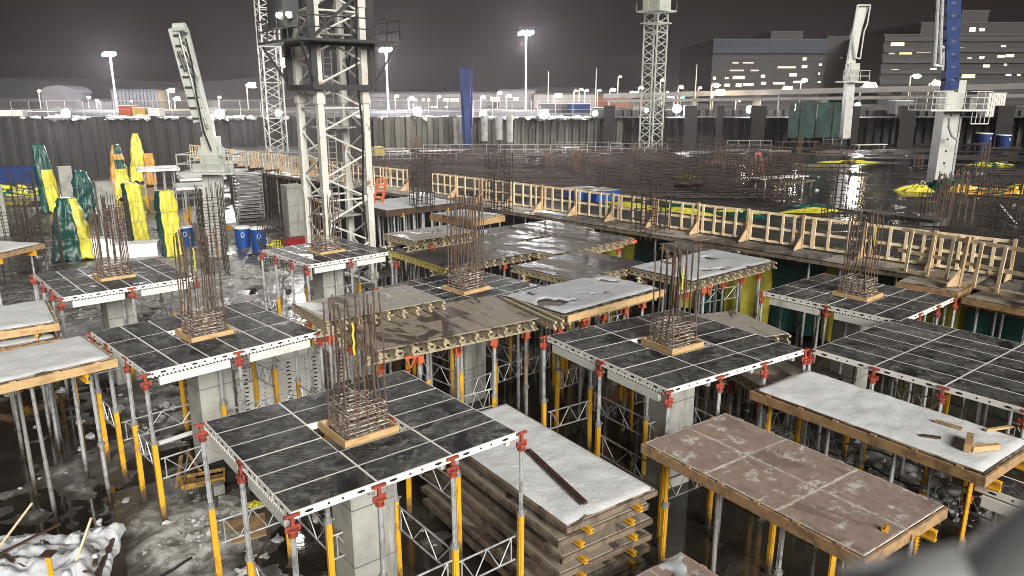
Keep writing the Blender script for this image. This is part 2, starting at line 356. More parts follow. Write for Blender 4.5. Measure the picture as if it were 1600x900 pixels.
def lump(mb, c, r, flat=.6, mi=0, seed=0):
    # an uneven lump from a subdivided octahedron-like ring stack
    n, rows = 7, 4; vs = []; base = len(mb.v)
    for j in range(rows + 1):
        ph = math.pi * j / rows
        for i in range(n):
            t = 2 * math.pi * i / n; d = Vector((math.sin(ph) * math.cos(t), math.sin(ph) * math.sin(t), math.cos(ph)))
            k = r * (1 + .9 * noise.noise(d * 1.5 + Vector((seed * 3.1, c[0], c[1]))) + .4 * noise.noise(d * 3.5 + Vector((seed * 1.7, c[1], c[0]))))
            vs.append((c[0] + d.x * k, c[1] + d.y * k, c[2] + d.z * k * flat))
    fs = [(j * n + i, (j + 1) * n + i, (j + 1) * n + (i + 1) % n, j * n + (i + 1) % n) for j in range(rows) for i in range(n)]
    mb.add(vs, fs, mi)
rb = MB(); rnd = random.Random(3)
for mx, my, r, a in MOUNDS:
    for k in range(int(30 * min(r, 4) * (1 if a > .15 else .12))):
        t = rnd.random() * 6.28; d = abs(rnd.gauss(0, .55)) * r; x, y = mx + math.cos(t) * d, my + math.sin(t) * d
        s = rnd.choice([.025, .03, .035, .04, .05, .06, .08, .11, .15]) * (1 if r < 4 else 1.6)
        lump(rb, (x, y, gh(x, y) + s * .15), s, .6, 0 if rnd.random() < .6 else 1, k)
tag(ob('snow_rubble', rb.mesh('snow_rubble', [M['snow_dirty'], M['concrete_dull']])), 'broken lumps of dirty snow and rubble lying on the muddy pit floor', 'rubble', kind='stuff')

# upper slab beyond the guardrail
FA = Vector((17.1, 24.0)); FB = Vector((-22.1, 64.4)); FD = (FB - FA).normalized(); FN = Vector((FD.y, -FD.x))  # FN points away from the pit
if FN.x < 0: FN = -FN
def fl(t, off=0.0): p = FA + FD * t + FN * off; return p
p0, p1 = fl(-34, .35), fl(62, .35)
sl = MB(); sl.prism([(p0.x, p0.y), (200, p0.y), (200, 101), (p1.x - 12, 101), (p1.x, p1.y)], 3.45, 3.79)
tag(ob('upper_slab', sl.mesh('upper_slab', M['slab'])), kind='structure')

# street level beyond the shoring
st = MB(); st.add([(-900, 92, 7.25), (900, 92, 7.25), (900, 1200, 7.25), (-900, 1200, 7.25)], [(0, 1, 2, 3)])
tag(ob('street_ground', st.mesh('street_ground', M['street'])), kind='structure')
hl = MB(); pr = []
for i in range(121):
    x = -900 + i * 15; pr.append((x, 13 + 10 * noise.fractal((x * .006, 0, 0), 1, 2, 4) + (12 if x < -250 else 0) + 1.2 * noise.noise((x * .2, 1, 1))))
vs = [(x, 800, -5) for x, z in pr] + [(x, 830, max(9, z)) for x, z in pr] + [(x, 1100, max(10, z + 4)) for x, z in pr]
hl.add(vs, [(i, i + 1, 121 + i + 1, 121 + i) for i in range(120)] + [(121 + i, 122 + i, 243 + i, 242 + i) for i in range(120)])
tag(ob('hills', hl.mesh('hills', M['hill'])), kind='structure')

# shoring walls
def sheet_wall(x0, x1, y, z0, z1, pitch, depth, mat, label, jag=.25):
    mb = MB(); x = x0; k = 0; top = []; 
    while x < x1:
        for dx, dy in ((0, 0), (pitch * .35, 0), (pitch * .5, depth), (pitch * .85, depth)):
            top.append((x + dx, y + dy, z1 + jag * (noise.noise((x * .8, 3, y)) + .3)))
        x += pitch
    n = len(top); vs = [(a, b, z0) for a, b, c in top] + top + [(a, b + 1.0, c - .02) for a, b, c in top]
    mb.add(vs, [(i, i + 1, n + i + 1, n + i) for i in range(n - 1)] + [(n + i, n + i + 1, 2 * n + i + 1, 2 * n + i) for i in range(n - 1)])
    return tag(ob('shoring_wall', mb.mesh('shoring_wall', mat)), label, 'wall')
sheet_wall(-130, -16, 91, -.2, 7.3, 1.5, .22, M['sheet'], 'long dark sheet pile wall behind the wrapped columns at the far left of the pit')
sheet_wall(-16.5, -5.8, 90, -.2, 7.3, 1.3, .4, M['sheet_light'], 'muddy brown sheet pile wall just to the right of the big crane mast')
sheet_wall(-6, 13.5, 93, 3.6, 7.2, .9, .35, M['sheet_light'], 'ribbed sheet pile wall between the blue post and the thin white crane mast')
sheet_wall(13.5, 120, 99, 3.6, 7.9, 1.1, .4, M['sheet_right'], 'black stained shoring wall with lamplight streaks painted on it along the far right side of the site')

# ------------------------------------------------------------------ props, heads and bracing
def prop_meshes(h, split, kind):
    key = ('prop', round(h, 2), split, kind)
    def f():
        lo = MB(); up = MB(); cl = MB()
        mlo, mup = {'yg': ('yellow', 'galv'), 'yy': ('yellow', 'yellow'), 'gg': ('galv', 'galv'), 'gt': ('galv_dull', 'galv_dull')}[kind]
        if kind[0] == 'y':
            lo.box((0, 0, (split + .02) / 2), (.115, .075, split - .02)); lo.box((0, 0, (split + .02) / 2), (.075, .115, split - .02))
        else: lo.tube((0, 0, .02), (0, 0, split), .052, 10)
        lo.box((0, 0, .012), (.2, .2, .02))
        up.tube((0, 0, split), (0, 0, h), .038 if kind != 'gt' else .045, 10)
        if kind != 'gt':
            for a in range(4): up.box((.035 * math.cos(a * math.pi / 2), .035 * math.sin(a * math.pi / 2), (split + h) / 2), (.02, .02, h - split - .01))
        cl.tube((0, 0, split - .03), (0, 0, split + .04), .085, 10); cl.tube((0, 0, split + .04), (0, 0, split + .1), .062, 8); cl.box((.08, 0, split + .01), (.1, .03, .03))
        return lo.mesh('prop', M[mlo]), up.mesh('inner_tube', M[mup]), cl.mesh('collar', M['galv_dull'])
    return cached(key, f)
def head_mesh(mat='red'):
    def f():
        b = MB(); b.box((0, 0, .31), (.25, .05, .045)); b.box((0, 0, .2), (.055, .055, .2)); b.tube((0, 0, .07), (0, 0, .1), .095, 8); b.tube((0, 0, 0), (0, 0, .07), .06, 8, r2=.08)
        b.box((.07, 0, .1), (.1, .03, .1)); b.box((-.07, 0, .1), (.1, .03, .1)); b.tube((0, 0, -.03), (0, 0, 0), .08, 8)
        return b.mesh('drop_head', M[mat])
    return cached(('head', mat), f)
def fork_mesh():
    def f():
        b = MB(); b.box((0, 0, .01), (.2, .2, .02)); 
        for s in (-1, 1): b.box((s * .08, 0, .1), (.025, .16, .17))
        b.tube((0, 0, -.1), (0, 0, 0), .055, 8); return b.mesh('fork_head', M['orange'])
    return cached('fork', f)
def add_prop(parent, x, y, top, kind='yg', split=2.05, head='red', hrz=0.0, base=0.0, tilt=None):
    hh = .34 if head == 'red' else (.18 if head else 0)
    lo, up, cl = prop_meshes(top - hh - base, split, kind)
    p = ob('prop', lo, parent, (x, y, base))
    p.rotation_euler = tilt or (random.uniform(-.012, .012), random.uniform(-.012, .012), random.choice((0, R(90), R(45))))
    ob('inner_tube', up, p)
    if kind != 'gt': ob('collar', cl, p)
    if head == 'red': ob('drop_head', head_mesh(), p, (0, 0, top - hh - base), hrz - p.rotation_euler.z)
    elif head == 'fork': ob('fork_head', fork_mesh(), p, (0, 0, top - hh - base), hrz)
    return p
def brace_mesh(L, h=.5):
    def f():
        b = MB(); b.tube((0.06, 0, 0), (L - .06, 0, 0), .021, 6); b.tube((.06, 0, h), (L - .06, 0, h), .021, 6)
        n = 2; s = (L - .3) / n
        for x in (.15, L - .15): b.tube((x, 0, 0), (x, 0, h), .016, 6)
        for k in range(n):
            x = .15 + k * s; b.tube((x, 0, h), (x + s / 2, 0, 0), .014, 5); b.tube((x + s / 2, 0, 0), (x + s, 0, h), .014, 5)
        return b.mesh('bracing_frame', M['galv'])
    return cached(('brace', round(L, 2), h), f)
def add_brace(parent, a, b, z, h=.5):
    a, b = Vector(a), Vector(b); d = b - a
    ob('bracing_frame', brace_mesh(round(d.length, 2), h), parent, (a.x, a.y, z), math.atan2(d.y, d.x))

# ------------------------------------------------------------------ panel decks around the columns
def panel_meshes(a, b):
    # panel a long (x) by b wide (y); origin at its centre, top at 0
    def f():
        fr = MB(); t = .028; hz = .13
        for s in (-1, 1):
            fr.box((0, s * (b / 2 - t / 2), -hz / 2), (a - .006, t, hz)); fr.box((s * (a / 2 - t / 2), 0, -hz / 2), (t, b - 2 * t - .002, hz))
        def oval(cx, L, hh, axis, s):  # dark plate set proud of the rim, painting the shade of a hole
            pts = []
            for i in range(10):
                q = 2 * math.pi * i / 10; pts.append((cx + math.cos(q) * L, -.066 + math.sin(q) * hh))
            e = (b / 2 - .004) if axis == 'x' else (a / 2 - .006)
            n = len(pts)
            if axis == 'x': vs = [(p, s * e, q) for p, q in pts] + [(p, s * (e + .006), q) for p, q in pts]
            else: vs = [(s * e, p, q) for p, q in pts] + [(s * (e + .008), p, q) for p, q in pts]
            fr.add(vs, [tuple(range(n)), tuple(range(2 * n - 1, n - 1, -1))] + [(i, (i + 1) % n, n + (i + 1) % n, n + i) for i in range(n)], 1)
        for s in (-1, 1):
            if a > 1.2:
                oval(-a * .3, .075, .024, 'x', s); oval(a * .3, .075, .024, 'x', s); oval(-a * .08, .022, .02, 'x', s); oval(a * .08, .022, .02, 'x', s)
            oval(0, .07, .024, 'y', s); oval(-b * .33, .03, .02, 'y', s); oval(b * .33, .03, .02, 'y', s)
        pl = MB(); pl.box((0, 0, -.02), (a - 2 * t + .012, b - 2 * t + .012, .045))
        return fr.mesh('panel_frame', [M['white'], M['black_and_hole_shade']]), pl.mesh('plywood_sheet', M['film'])
    return cached(('panel', round(a, 3), round(b, 3)), f)

def panel_deck(label, quad=None, beam='v', z=3.8, cx=None, cy=None, ang=None, S=(4.5, 4.5), hole=True, kinds=('yg',), size_px=None, noprop=(), frost=(), bz=1.15, braces=True, col_h=True, group='panel decks around the columns'):
    if quad:
        q = [G(x, y, z) for x, y in quad]                      # left, front, right, back corners
        c = sum(q, Vector()) / 4; cx, cy = c.x, c.y
        u = ((q[2] - q[1]) + (q[3] - q[0])); v = ((q[0] - q[1]) + (q[3] - q[2]))
        au = math.atan2(u.y, u.x); av = math.atan2(v.y, v.x) - math.pi / 2
        ang = (au + av) / 2; S = (max(u.length / 2, 3.6), max(v.length / 2, 3.6))
    t = empty('panel_deck', (cx, cy, 0), ang, label, 'formwork deck', group)
    sx, sy = S
    nx, ny = (3, 6) if beam == 'v' else (6, 3)
    a, b = sx / nx, sy / ny
    fr, pl = panel_meshes(a, b) if beam == 'v' else panel_meshes(b, a)
    if beam == 'v': holes = {(1, 2), (1, 3)}
    else: holes = {(2, 1), (3, 1)}
    for i in range(nx):
        for j in range(ny):
            if hole and (i, j) in holes: continue
            x, y = -sx / 2 + (i + .5) * a, -sy / 2 + (j + .5) * b
            f = ob('panel', fr, t, (x, y, z - random.uniform(0, .004)), 0 if beam == 'v' else R(90))
            p = ob('plywood_sheet', pl, f)
            if (i, j) in frost: p.data = pl.copy(); p.data.materials[0] = M['film_frost']
    # main beams
    def bm(L):
        def f():
            m_ = MB(); m_.box((0, 0, -.27), (L - .5, .09, .2)); m_.box((0, 0, -.155), (L - .2, .06, .045), 1)  # second box is a black strip painting the shaded gap under the panels
            for k in range(int(L / .09)): m_.box((-L / 2 + .12 + k * .09, 0, -.14), (.045, .092, .03), 0)
            return m_.mesh('main_beam', [M['beam_white'], M['black_and_hole_shade']])
        return cached(('beam', round(L, 2)), f)
    if beam == 'v':
        px_, py_ = [-sx / 2 + k * a for k in range(4)], [-sy / 2, 0, sy / 2]
        for x in px_:
            for k in (0, 1): ob('main_beam', bm(sy / 2), t, (x + (.03 if x < 0 else -.03), -sy / 4 + k * sy / 2, z), R(90))
    else:
        px_, py_ = [-sx / 2, 0, sx / 2], [-sy / 2 + k * b for k in range(4)]
        for y in py_:
            for k in (0, 1): ob('main_beam', bm(sx / 2), t, (-sx / 4 + k * sx / 2, y + (.03 if y < 0 else -.03), z), 0)
    for i, x in enumerate(px_):
        for j, y in enumerate(py_):
            if (i, j) in noprop: continue
            ox = -.035 if i == 0 else (.035 if i == len(px_) - 1 else 0); oy = -.035 if j == 0 else (.035 if j == len(py_) - 1 else 0)
            edge = i in (0, len(px_) - 1) or j in (0, len(py_) - 1)
            kd = kinds[(i * 3 + j) % len(kinds)]
            hr = 0 if j in (0, len(py_) - 1) else R(90)
            add_prop(t, x + ox, y + oy, z - .01, kd, 2.05 + random.uniform(-.12, .12), 'red', hr)
    if braces:
        for j, y in enumerate(py_):
            for k in range(len(px_) - 1):
                if (j + k) % 2 == 0 or j == 0: add_brace(t, (px_[k], y), (px_[k + 1], y), bz + .1 * (k % 2))
        for i, x in enumerate(px_):
            for k in range(len(py_) - 1):
                if (i + k) % 2 == 0: add_brace(t, (x, py_[k]), (x, py_[k + 1]), bz + .25)
    if hole:
        cb = MB(); o, th = .53, .04
        for s in (-1, 1):
            cb.box((0, s * o, -.01), (2 * o + th, th, .16)); cb.box((s * o, 0, -.01), (th, 2 * o - th - .004, .16))
        ob('column_collar', cb.mesh('column_collar', M['timber']), t, (0, 0, z))
        col_ = MB(); c_ = .455; ch = .03
        col_.prism([(-c_ + ch, -c_), (c_ - ch, -c_), (c_, -c_ + ch), (c_, c_ - ch), (c_ - ch, c_), (-c_ + ch, c_), (-c_, c_ - ch), (-c_, -c_ + ch)], -.1, z - .1)
        tag(ob('concrete_column', cached('col%.2f' % z, lambda: col_.mesh('concrete_column', M['concrete'])), None, (cx, cy, 0), ang),
            'square concrete column holding up the middle of the ' + label, 'column', 'columns under the panel decks')
    return t, cx, cy, ang

# rebar cages
def bar_mesh(h, kink, seed):
    def f():
        rr = random.Random(seed); b = MB(); r = .017
        pts = [Vector((0, 0, -.2)), Vector((0, 0, .35)), Vector((-kink, 0, .95)), Vector((-kink + rr.uniform(-.03, .03), rr.uniform(-.03, .03), h * .6)), Vector((-kink + rr.uniform(-.05, .05), rr.uniform(-.05, .05), h))]
        b.path(pts, r, 6); return b.mesh('rebar', M['rust'])
    return cached(('bar', h, kink, seed), f)
def stirrup_mesh(s, seed):
    def f():
        rr = random.Random(seed); b = MB(); r = .0095; h = s
        j = lambda: rr.uniform(-.03, .03)
        for k in (1, .55):
            p = [Vector((-h * k + j(), -h + j(), j())), Vector((h * k + j(), -h + j(), j())), Vector((h * k + j(), h + j(), j())), Vector((-h * k + j(), h + j(), j()))]
            b.path(p + [p[0]], r, 5)
        p = [Vector((-h, -h * .5 + j(), j())), Vector((h, -h * .5 + j(), j())), Vector((h, h * .5 + j(), j())), Vector((-h, h * .5 + j(), j()))]
        b.path(p + [p[0]], r, 5)
        return b.mesh('stirrup', M['rust_frost'])
    return cached(('st', s, seed), f)
def cage(label, cx, cy, z, ang, h=2.6, s=.40, nb=5, ns=7, sp=.088, group='rebar cages standing out of the decks', tape=True, kink=.07):
    t = empty('rebar_cage', (cx, cy, z), ang, label, 'rebar cage', group)
    pos = []
    for i in range(nb):
        q = -s + 2 * s * i / (nb - 1)
        pos += [(q, -s, R(90)), (q, s, R(-90))]
        if 0 < i < nb - 1: pos += [(-s, q, 0), (s, q, R(180))]
    for k, (x, y, r) in enumerate(pos):
        hh = [h, h - .12, h + .08][k % 3]
        o = ob('rebar', bar_mesh(hh, kink, k % 7), t, (x, y, 0), r + R(180))
        if random.random() < .25:   # lapped second bar
            ob('rebar', bar_mesh(hh, kink, (k + 3) % 7), t, (x + .05, y + .03, random.uniform(-.1, .1)), r + R(180))
    for k in range(ns):
        ob('stirrup', stirrup_mesh(s + .02, k % 4), t, (0, 0, .05 + k * sp), (k % 4) * R(90), sc=(1 - .012 * k, 1 - .012 * k, 1))
    if tape:
        b = MB(); 
        for k in range(5): b.bar((.02 * (k % 2), 0, -.12 * k), (.02 * ((k + 1) % 2), .01, -.12 * (k + 1)), .035, .02, 0)
        ob('marker_tape', b.mesh('marker_tape', M['tarp_y']), t, (-s * .55, -s - .02, h - .35))
    return t

DECKS = [
 ('front panel deck with black sheets, nearest to the camera', [(316, 657), (452, 797), (822, 674), (625, 582)], 'v', dict(kinds=('yg',))),
 ('black panel deck in the middle right behind the stack of snowy platforms', [(852, 524), (1049, 610), (1250, 545), (1060, 482)], 'v', dict(kinds=('yg', 'yg', 'yg'))),
 ('black panel deck at the middle left on a row of yellow props', [(150, 518), (222, 585), (495, 517), (385, 470)], 'u', dict(kinds=('yg',))),
 ('small black panel deck at the far left below the draped green and yellow tarp', [(55, 430), (95, 463), (308, 434), (240, 402)], 'u', dict(kinds=('yg', 'gg'), braces=True)),
 ('black panel deck directly in front of the big white crane mast', [(420, 390), (492, 412), (595, 395), (530, 372)], 'u', dict(kinds=('yg', 'gg'))),
 ('dark panel deck in the centre almost hidden among the brown tables', [(585, 448), (722, 487), (870, 450), (735, 421)], 'v', dict(kinds=('yg',))),
 ('black panel deck at the right close to the timber guardrail', [(1180, 455), (1400, 497), (1505, 465), (1290, 430)], 'v', dict(kinds=('gg',), braces=False)),
]
CH = [2.55, 2.45, 2.7, 2.3, 2.2, 3.0, 2.6]
CL = ['rebar cage nearest to the camera, rising out of the front panel deck', 'rebar cage on the middle right deck behind the snowy stack', 'rebar cage on the middle left deck above the yellow props',
      'rebar cage on the small far left deck', 'short rebar cage on the deck in front of the big crane mast', 'tall dense rebar cage in the centre under a small board', 'rebar cage on the right deck close to the timber guardrail']
for k, (lb, q, bm_, kw) in enumerate(DECKS):
    t, cx, cy, ang = panel_deck(lb, q, bm_, frost={(2, 0)} if k == 9 else (), **kw)
    cage(CL[k], cx, cy, 3.78, ang, CH[k], nb=5 if k != 5 else 6, kink=.07 if k in (0, 1, 2, 6) else .02, tape=k in (0, 1, 2, 6))
# big deck at the right edge, no column
q8 = G(1270, 545, 3.8); a8 = R(38)
u8 = Vector((math.cos(a8), math.sin(a8), 0)); v8 = Vector((-math.sin(a8), math.cos(a8), 0))
def wide_deck():
    t = empty('panel_deck', q8, a8, 'wide black panel deck at the right edge behind the snow covered table', 'formwork deck', 'panel decks around the columns')
    t.location.z = 0; a, b = .75, 1.52; fr, pl = panel_meshes(b, a)
    for i in range(6):
        for j in range(5):
            x, y = (i + .5) * a, -(j + .5) * b
            f = ob('panel', fr, t, (x, y, 3.8 - random.uniform(0, .004)), R(90)); p = ob('plywood_sheet', pl, f)
            if (i, j) == (4, 0): p.data = pl.copy(); p.data.materials[0] = M['film_frost']
    for j in range(6):
        for i, x in enumerate((0, 2.25, 4.5)):
            add_prop(t, x - (.04 if i == 0 else 0), -j * b, 3.79, 'yg' if (i + j) % 2 else 'gg', 2.1, 'red', R(90))
    for x in (0, 2.25, 4.5):
        for j in range(5):
            if (j + int(x)) % 2 == 0: add_brace(t, (x, -j * b), (x, -(j + 1) * b), 1.2)
wide_deck()
# deck in the lower right corner
qa = G(1518, 755, 2.8)
def corner_deck():
    t = empty('panel_deck', (qa.x, qa.y, 0), a8, 'corner of a black panel deck with one red drop head at the lower right', 'formwork deck', 'panel decks around the columns')
    fr, pl = panel_meshes(1.5, .75)
    for i in range(3):
        for j in range(5):
            f = ob('panel', fr, t, (.03 + (j + .5) * .75, -.05 - (i + .5) * 1.5, 2.8), R(90)); ob('plywood_sheet', pl, f)
    m_ = MB(); m_.box((0, 0, 0), (4.2, .09, .22)); ob('main_beam', m_.mesh('main_beam', M['beam_white']), t, (.05, -2.3, 2.52), R(90))
    add_prop(t, -.03, 0, 2.8, 'gg', 1.6, 'red'); add_prop(t, -.03, -2.2, 2.8, 'gg', 1.6, 'red'); add_prop(t, 2.2, 0, 2.8, 'yg', 1.6, 'red')
corner_deck()

# ------------------------------------------------------------------ girder tables
def girder_mesh(L, mat='girder'):
    def f():
        b = MB(); b.box((0, 0, -.03), (L, .08, .06)); b.box((0, 0, -.21), (L, .08, .06)); n = max(4, int(L / .3)); s = (L - .12) / n; x = -L / 2 + .06
        for k in range(n):
            b.bar((x + k * s, 0, -.2), (x + k * s + s / 2, 0, -.04), .05, .06, 0); b.bar((x + k * s + s / 2, 0, -.04), (x + (k + 1) * s, 0, -.2), .05, .06, 0)
        return b.mesh('girder', M[mat])
    return cached(('girder', round(L, 1), mat), f)
def from_quad(quad, z):
    q = [G(x, y, z) for x, y in quad]; c = sum(q, Vector()) / 4
    u = ((q[2] - q[1]) + (q[3] - q[0])) / 2; v = ((q[0] - q[1]) + (q[3] - q[2])) / 2
    au = math.atan2(u.y, u.x); av = math.atan2(v.y, v.x) - math.pi / 2; ang = (au + av) / 2
    return c.x, c.y, ang, u.length, v.length
def sheet(sx, sy, th, nx_, ny_, mat, name, parent, z, wave=.006, seed=0):
    for i in range(nx_):
        for j in range(ny_):
            b = MB(); b.box((0, 0, -th / 2), (sx / nx_ - .008, sy / ny_ - .008, th))
            ob(name, b.mesh(name, mat), parent, (-sx / 2 + (i + .5) * sx / nx_, -sy / 2 + (j + .5) * sy / ny_, z + random.uniform(-.003, .003)))
def snow_layer(sx, sy, mat, parent, z, th=.05, holes=None, seed=1, streaks=True, name='snow_cover'):
    nx_, ny_ = int(sx / .1), int(sy / .1); b = MB(); idx = {}
    for j in range(ny_ + 1):
        for i in range(nx_ + 1):
            x, y = -sx / 2 + sx * i / nx_, -sy / 2 + sy * j / ny_
            e = min(x + sx / 2, sx / 2 - x, y + sy / 2, sy / 2 - y)
            e2 = e + .12 * noise.noise((x * 2.2, y * 2.2, seed))
            h = th * sstep(e2, 0, .1) + .022 * noise.fractal((x * 1.7, y * 1.7, seed + 5), 1, 2, 5)
            if holes: h -= .2 * sstep(noise.fractal((x * .9, y * .9, seed + 9), 1, 2, 3), holes, holes + .15)
            if e <= 0: h = -.01
            b.v.append((x, y, h))
    n = nx_ + 1
    for j in range(ny_):
        for i in range(nx_): b.f.append((j * n + i, j * n + i + 1, (j + 1) * n + i + 1, (j + 1) * n + i)); b.m.append(0)
    o = ob(name, b.mesh(name, mat, True), parent, (0, 0, z)); return o
def girder_table(label, quad, z, top='brown', nx_=4, ny_=1, edge_u=False, snow=None, props='mix', gyellow=False, group='lattice girder tables', nprop=(4, 2), over=0.0):
    cx, cy, ang, sx, sy = from_quad(quad, z)
    t = empty('girder_table', (cx, cy, 0), ang, label, 'formwork table', group)
    sheet(sx, sy, .024, nx_, ny_, M[top], 'plywood_sheet', t, z)
    n = int(sx / .42) + 1
    for k in range(n):
        x = -sx / 2 + .05 + (sx - .1) * k / (n - 1)
        ob('girder', girder_mesh(round(sy + .24, 1), 'girder_yellow' if gyellow and k == 0 else 'girder'), t, (x, random.uniform(-.05, .05), z - .03), R(90) + random.uniform(-.01, .01))
    for y in (-sy * .32, sy * .32):
        ob('bearer', girder_mesh(round(sx + .2, 1)), t, (0, y, z - .275))
    if edge_u:
        b = MB(); b.box((0, 0, 0), (sx + .05, .05, .2)); ob('fascia_board', b.mesh('fascia_board', M['timber']), t, (0, -sy / 2 - .16, z - .1))
    pu, pv = nprop
    for i in range(pu):
        for j in range(pv):
            x = -sx / 2 + .25 + (sx - .5) * i / max(1, pu - 1); y = (-1 if j == 0 else 1) * sy * .32
            kd = {'mix': ('yg', 'gg', 'gt')[(i + j) % 3], 'gg': 'gg', 'yg': 'yg'}[props]
            add_prop(t, x, y, z - .51, kd, 1.9 + random.uniform(-.2, .2), 'fork', 0)
    for i in range(0, pu - 1, 2):
        x = -sx / 2 + .25 + (sx - .5) * i / (pu - 1); x2 = -sx / 2 + .25 + (sx - .5) * (i + 1) / (pu - 1)
        add_brace(t, (x, -sy * .32), (x2, -sy * .32), 1.5)
    if snow:
        s = snow_layer(sx - .1, sy - .1, M[snow[0]], t, z + .002, snow[1], snow[2] if len(snow) > 2 else None, seed=len(label))
    # hanging bracket at a corner
    b = MB(); b.bar((0, 0, 0), (.45, 0, -.02), .09, .1); b.bar((.05, 0, -.02), (.2, 0, -.42), .05); b.bar((.42, 0, -.02), (.2, 0, -.42), .05)
    ob('corner_bracket', b.mesh('corner_bracket', M['orange']), t, (-sx / 2 + .7, -sy / 2 - .05, z - .3), 0, (.7, .7, .7))
    return t, cx, cy, ang, sx, sy
girder_table('brown girder table with dark wet stains in the middle of the site', [(512, 502), (594, 547), (853, 495), (772, 464)], 3.95, 'brown', 4, 2, nprop=(5, 2))
girder_table('brown girder table left of the stained one, behind the front rebar cage', [(453, 474), (508, 499), (702, 469), (632, 446)], 4.25, 'grey_ply', 2, 2, nprop=(3, 2))
girder_table('table with half melted grey snow and a long orange timber edge', [(788, 462), (872, 489), (1045, 451), (930, 428)], 3.95, 'brown_wet', 3, 2, True, ('snow_holes', .045, .32), nprop=(5, 2))
girder_table('stained brown girder table in the centre behind the melted snow table', [(812, 415), (893, 438), (1008, 410), (908, 390)], 3.95, 'brown_wet', 4, 1, nprop=(4, 2))
girder_table('long snow covered table in front of the yellow and green hanging tarps', [(990, 416), (1075, 441), (1218, 407), (1105, 390)], 3.95, 'brown_wet', 4, 1, False, ('snow_holes', .045, .4), nprop=(5, 2))
girder_table('grey dirty table with a yellow lattice edge right of the crane mast', [(582, 384), (702, 417), (866, 388), (760, 364)], 3.9, 'dark_ply', 3, 2, False, None, 'gg', True, nprop=(4, 2))
girder_table('pale girder table lying in front of the pit edge slab', [(598, 365), (648, 376), (744, 361), (700, 351)], 4.4, 'grey_ply', 2, 1, False, None, 'gg', nprop=(3, 2))
girder_table('dark wet table with an orange steel rail along its front', [(800, 385), (862, 396), (992, 372), (905, 357)], 3.9, 'dark_ply', 3, 1, False, None, 'gg', nprop=(4, 2))
girder_table('dark snow speckled table next to the guardrail in the centre', [(745, 362), (800, 375), (930, 358), (850, 342)], 3.9, 'dark_ply', 3, 1, False, None, 'gg', nprop=(3, 2))
girder_table('low brown table tucked behind the middle right panel deck', [(1090, 490), (1168, 533), (1228, 518), (1150, 486)], 3.55, 'grey_ply', 1, 1, False, None, 'gg', nprop=(2, 2))
girder_table('low brown table between the two decks at the right', [(1130, 565), (1200, 615), (1300, 583), (1240, 548)], 2.9, 'grey_ply', 2, 1, False, None, 'gg', nprop=(3, 2))
girder_table('small lattice girder table with bare joists beside the guardrail', [(1025, 379), (1095, 395), (1190, 388), (1110, 374)], 3.7, 'dark_ply', 2, 1, False, None, 'gg', nprop=(2, 2))
# orange rail
b = MB(); pa, pb = G(860, 400, 3.6), G(994, 377, 3.6); b.bar(pa, pb, .1, .14); 
tag(ob('orange_rail', b.mesh('orange_rail', M['orange'])), 'orange steel rail hung along the dark wet table edge', 'rail')

# ------------------------------------------------------------------ timber edged tables
def timber_table(label, quad, z, top, snow=None, fascia='timber_board', base_kinds=('yy', 'gt', 'yg'), nprop=(2, 4), nx_=2, ny_=2, notch=True, group='timber edged tables', joists=True, extra=None, props=True, thick=.2, dims=None):
    cx, cy, ang, sx, sy = from_quad(quad, z)
    if dims: sx, sy, ang = dims
    t = empty('timber_table', (cx, cy, 0), ang, label, 'formwork table', group)
    sheet(sx, sy, .022, nx_, ny_, M[top], 'plywood_sheet', t, z)
    for (x, y, L, r) in ((0, -sy / 2 - .03, sx + .1, 0), (0, sy / 2 + .03, sx + .1, 0), (-sx / 2 - .03, 0, sy, R(90)), (sx / 2 + .03, 0, sy, R(90))):
        b = MB(); b.box((0, 0, 0), (L, .045, thick))
        if notch:
            n = int(L / .75)
            for k in range(n): b.box((-L / 2 + (k + .5) * L / n, 0, thick / 2 + .014), (.12, .05, .024))
        ob('fascia_board', b.mesh('fascia_board', M[fascia]), t, (x, y, z - .035 - thick / 2), r)
    if joists:
        n = int(sy / .5) + 1
        for k in range(n):
            jm = cached(('joist', round(sx, 1)), lambda: (lambda b: (b.box((0, 0, -.02), (round(sx, 1) - .1, .08, .04)), b.box((0, 0, -.1), (round(sx, 1) - .1, .03, .12)), b.box((0, 0, -.18), (round(sx, 1) - .1, .08, .04)), b.mesh('joist', M['timber_board']))[-1])(MB()))
            ob('joist', jm, t, (0, -sy / 2 + .15 + (sy - .3) * k / (n - 1), z - .03))
        for x in (-sx * .3, sx * .3):
            b = MB(); b.box((0, 0, -.02), (sy + .3, .09, .04)); b.box((0, 0, -.1), (sy + .3, .03, .14)); b.box((0, 0, -.18), (sy + .3, .09, .04))
            ob('bearer', b.mesh('bearer', M['yellow']), t, (x, 0, z - .24), R(90))
    pu, pv = nprop
    if props:
        for i in range(pu):
            for j in range(pv):
                x = -sx * .36 + sx * .72 * i / max(1, pu - 1); y = -sy / 2 + .3 + (sy - .6) * j / max(1, pv - 1)
                kd = base_kinds[(i + j * 2) % len(base_kinds)]
                add_prop(t, x, y, z - .24, kd, min(1.6, z - 1), None, 0)
    if snow: snow_layer(sx - .06, sy - .06, M[snow[0]], t, z + .002, snow[1], snow[2] if len(snow) > 2 else None, seed=len(label))
    return t, cx, cy, ang, sx, sy
timber_table('large frost patched brown table at the lower right', [(1003, 690), (1352, 868), (1478, 787), (1134, 648)], 3.0, 'brown_frost', nprop=(2, 4), nx_=2, ny_=3)
timber_table('white snow covered table with a brown timber edge at the right', [(1176, 612), (1537, 735), (1615, 695), (1262, 575)], 3.3, 'brown', ('snow', .05), nprop=(2, 4), fascia='timber_board')
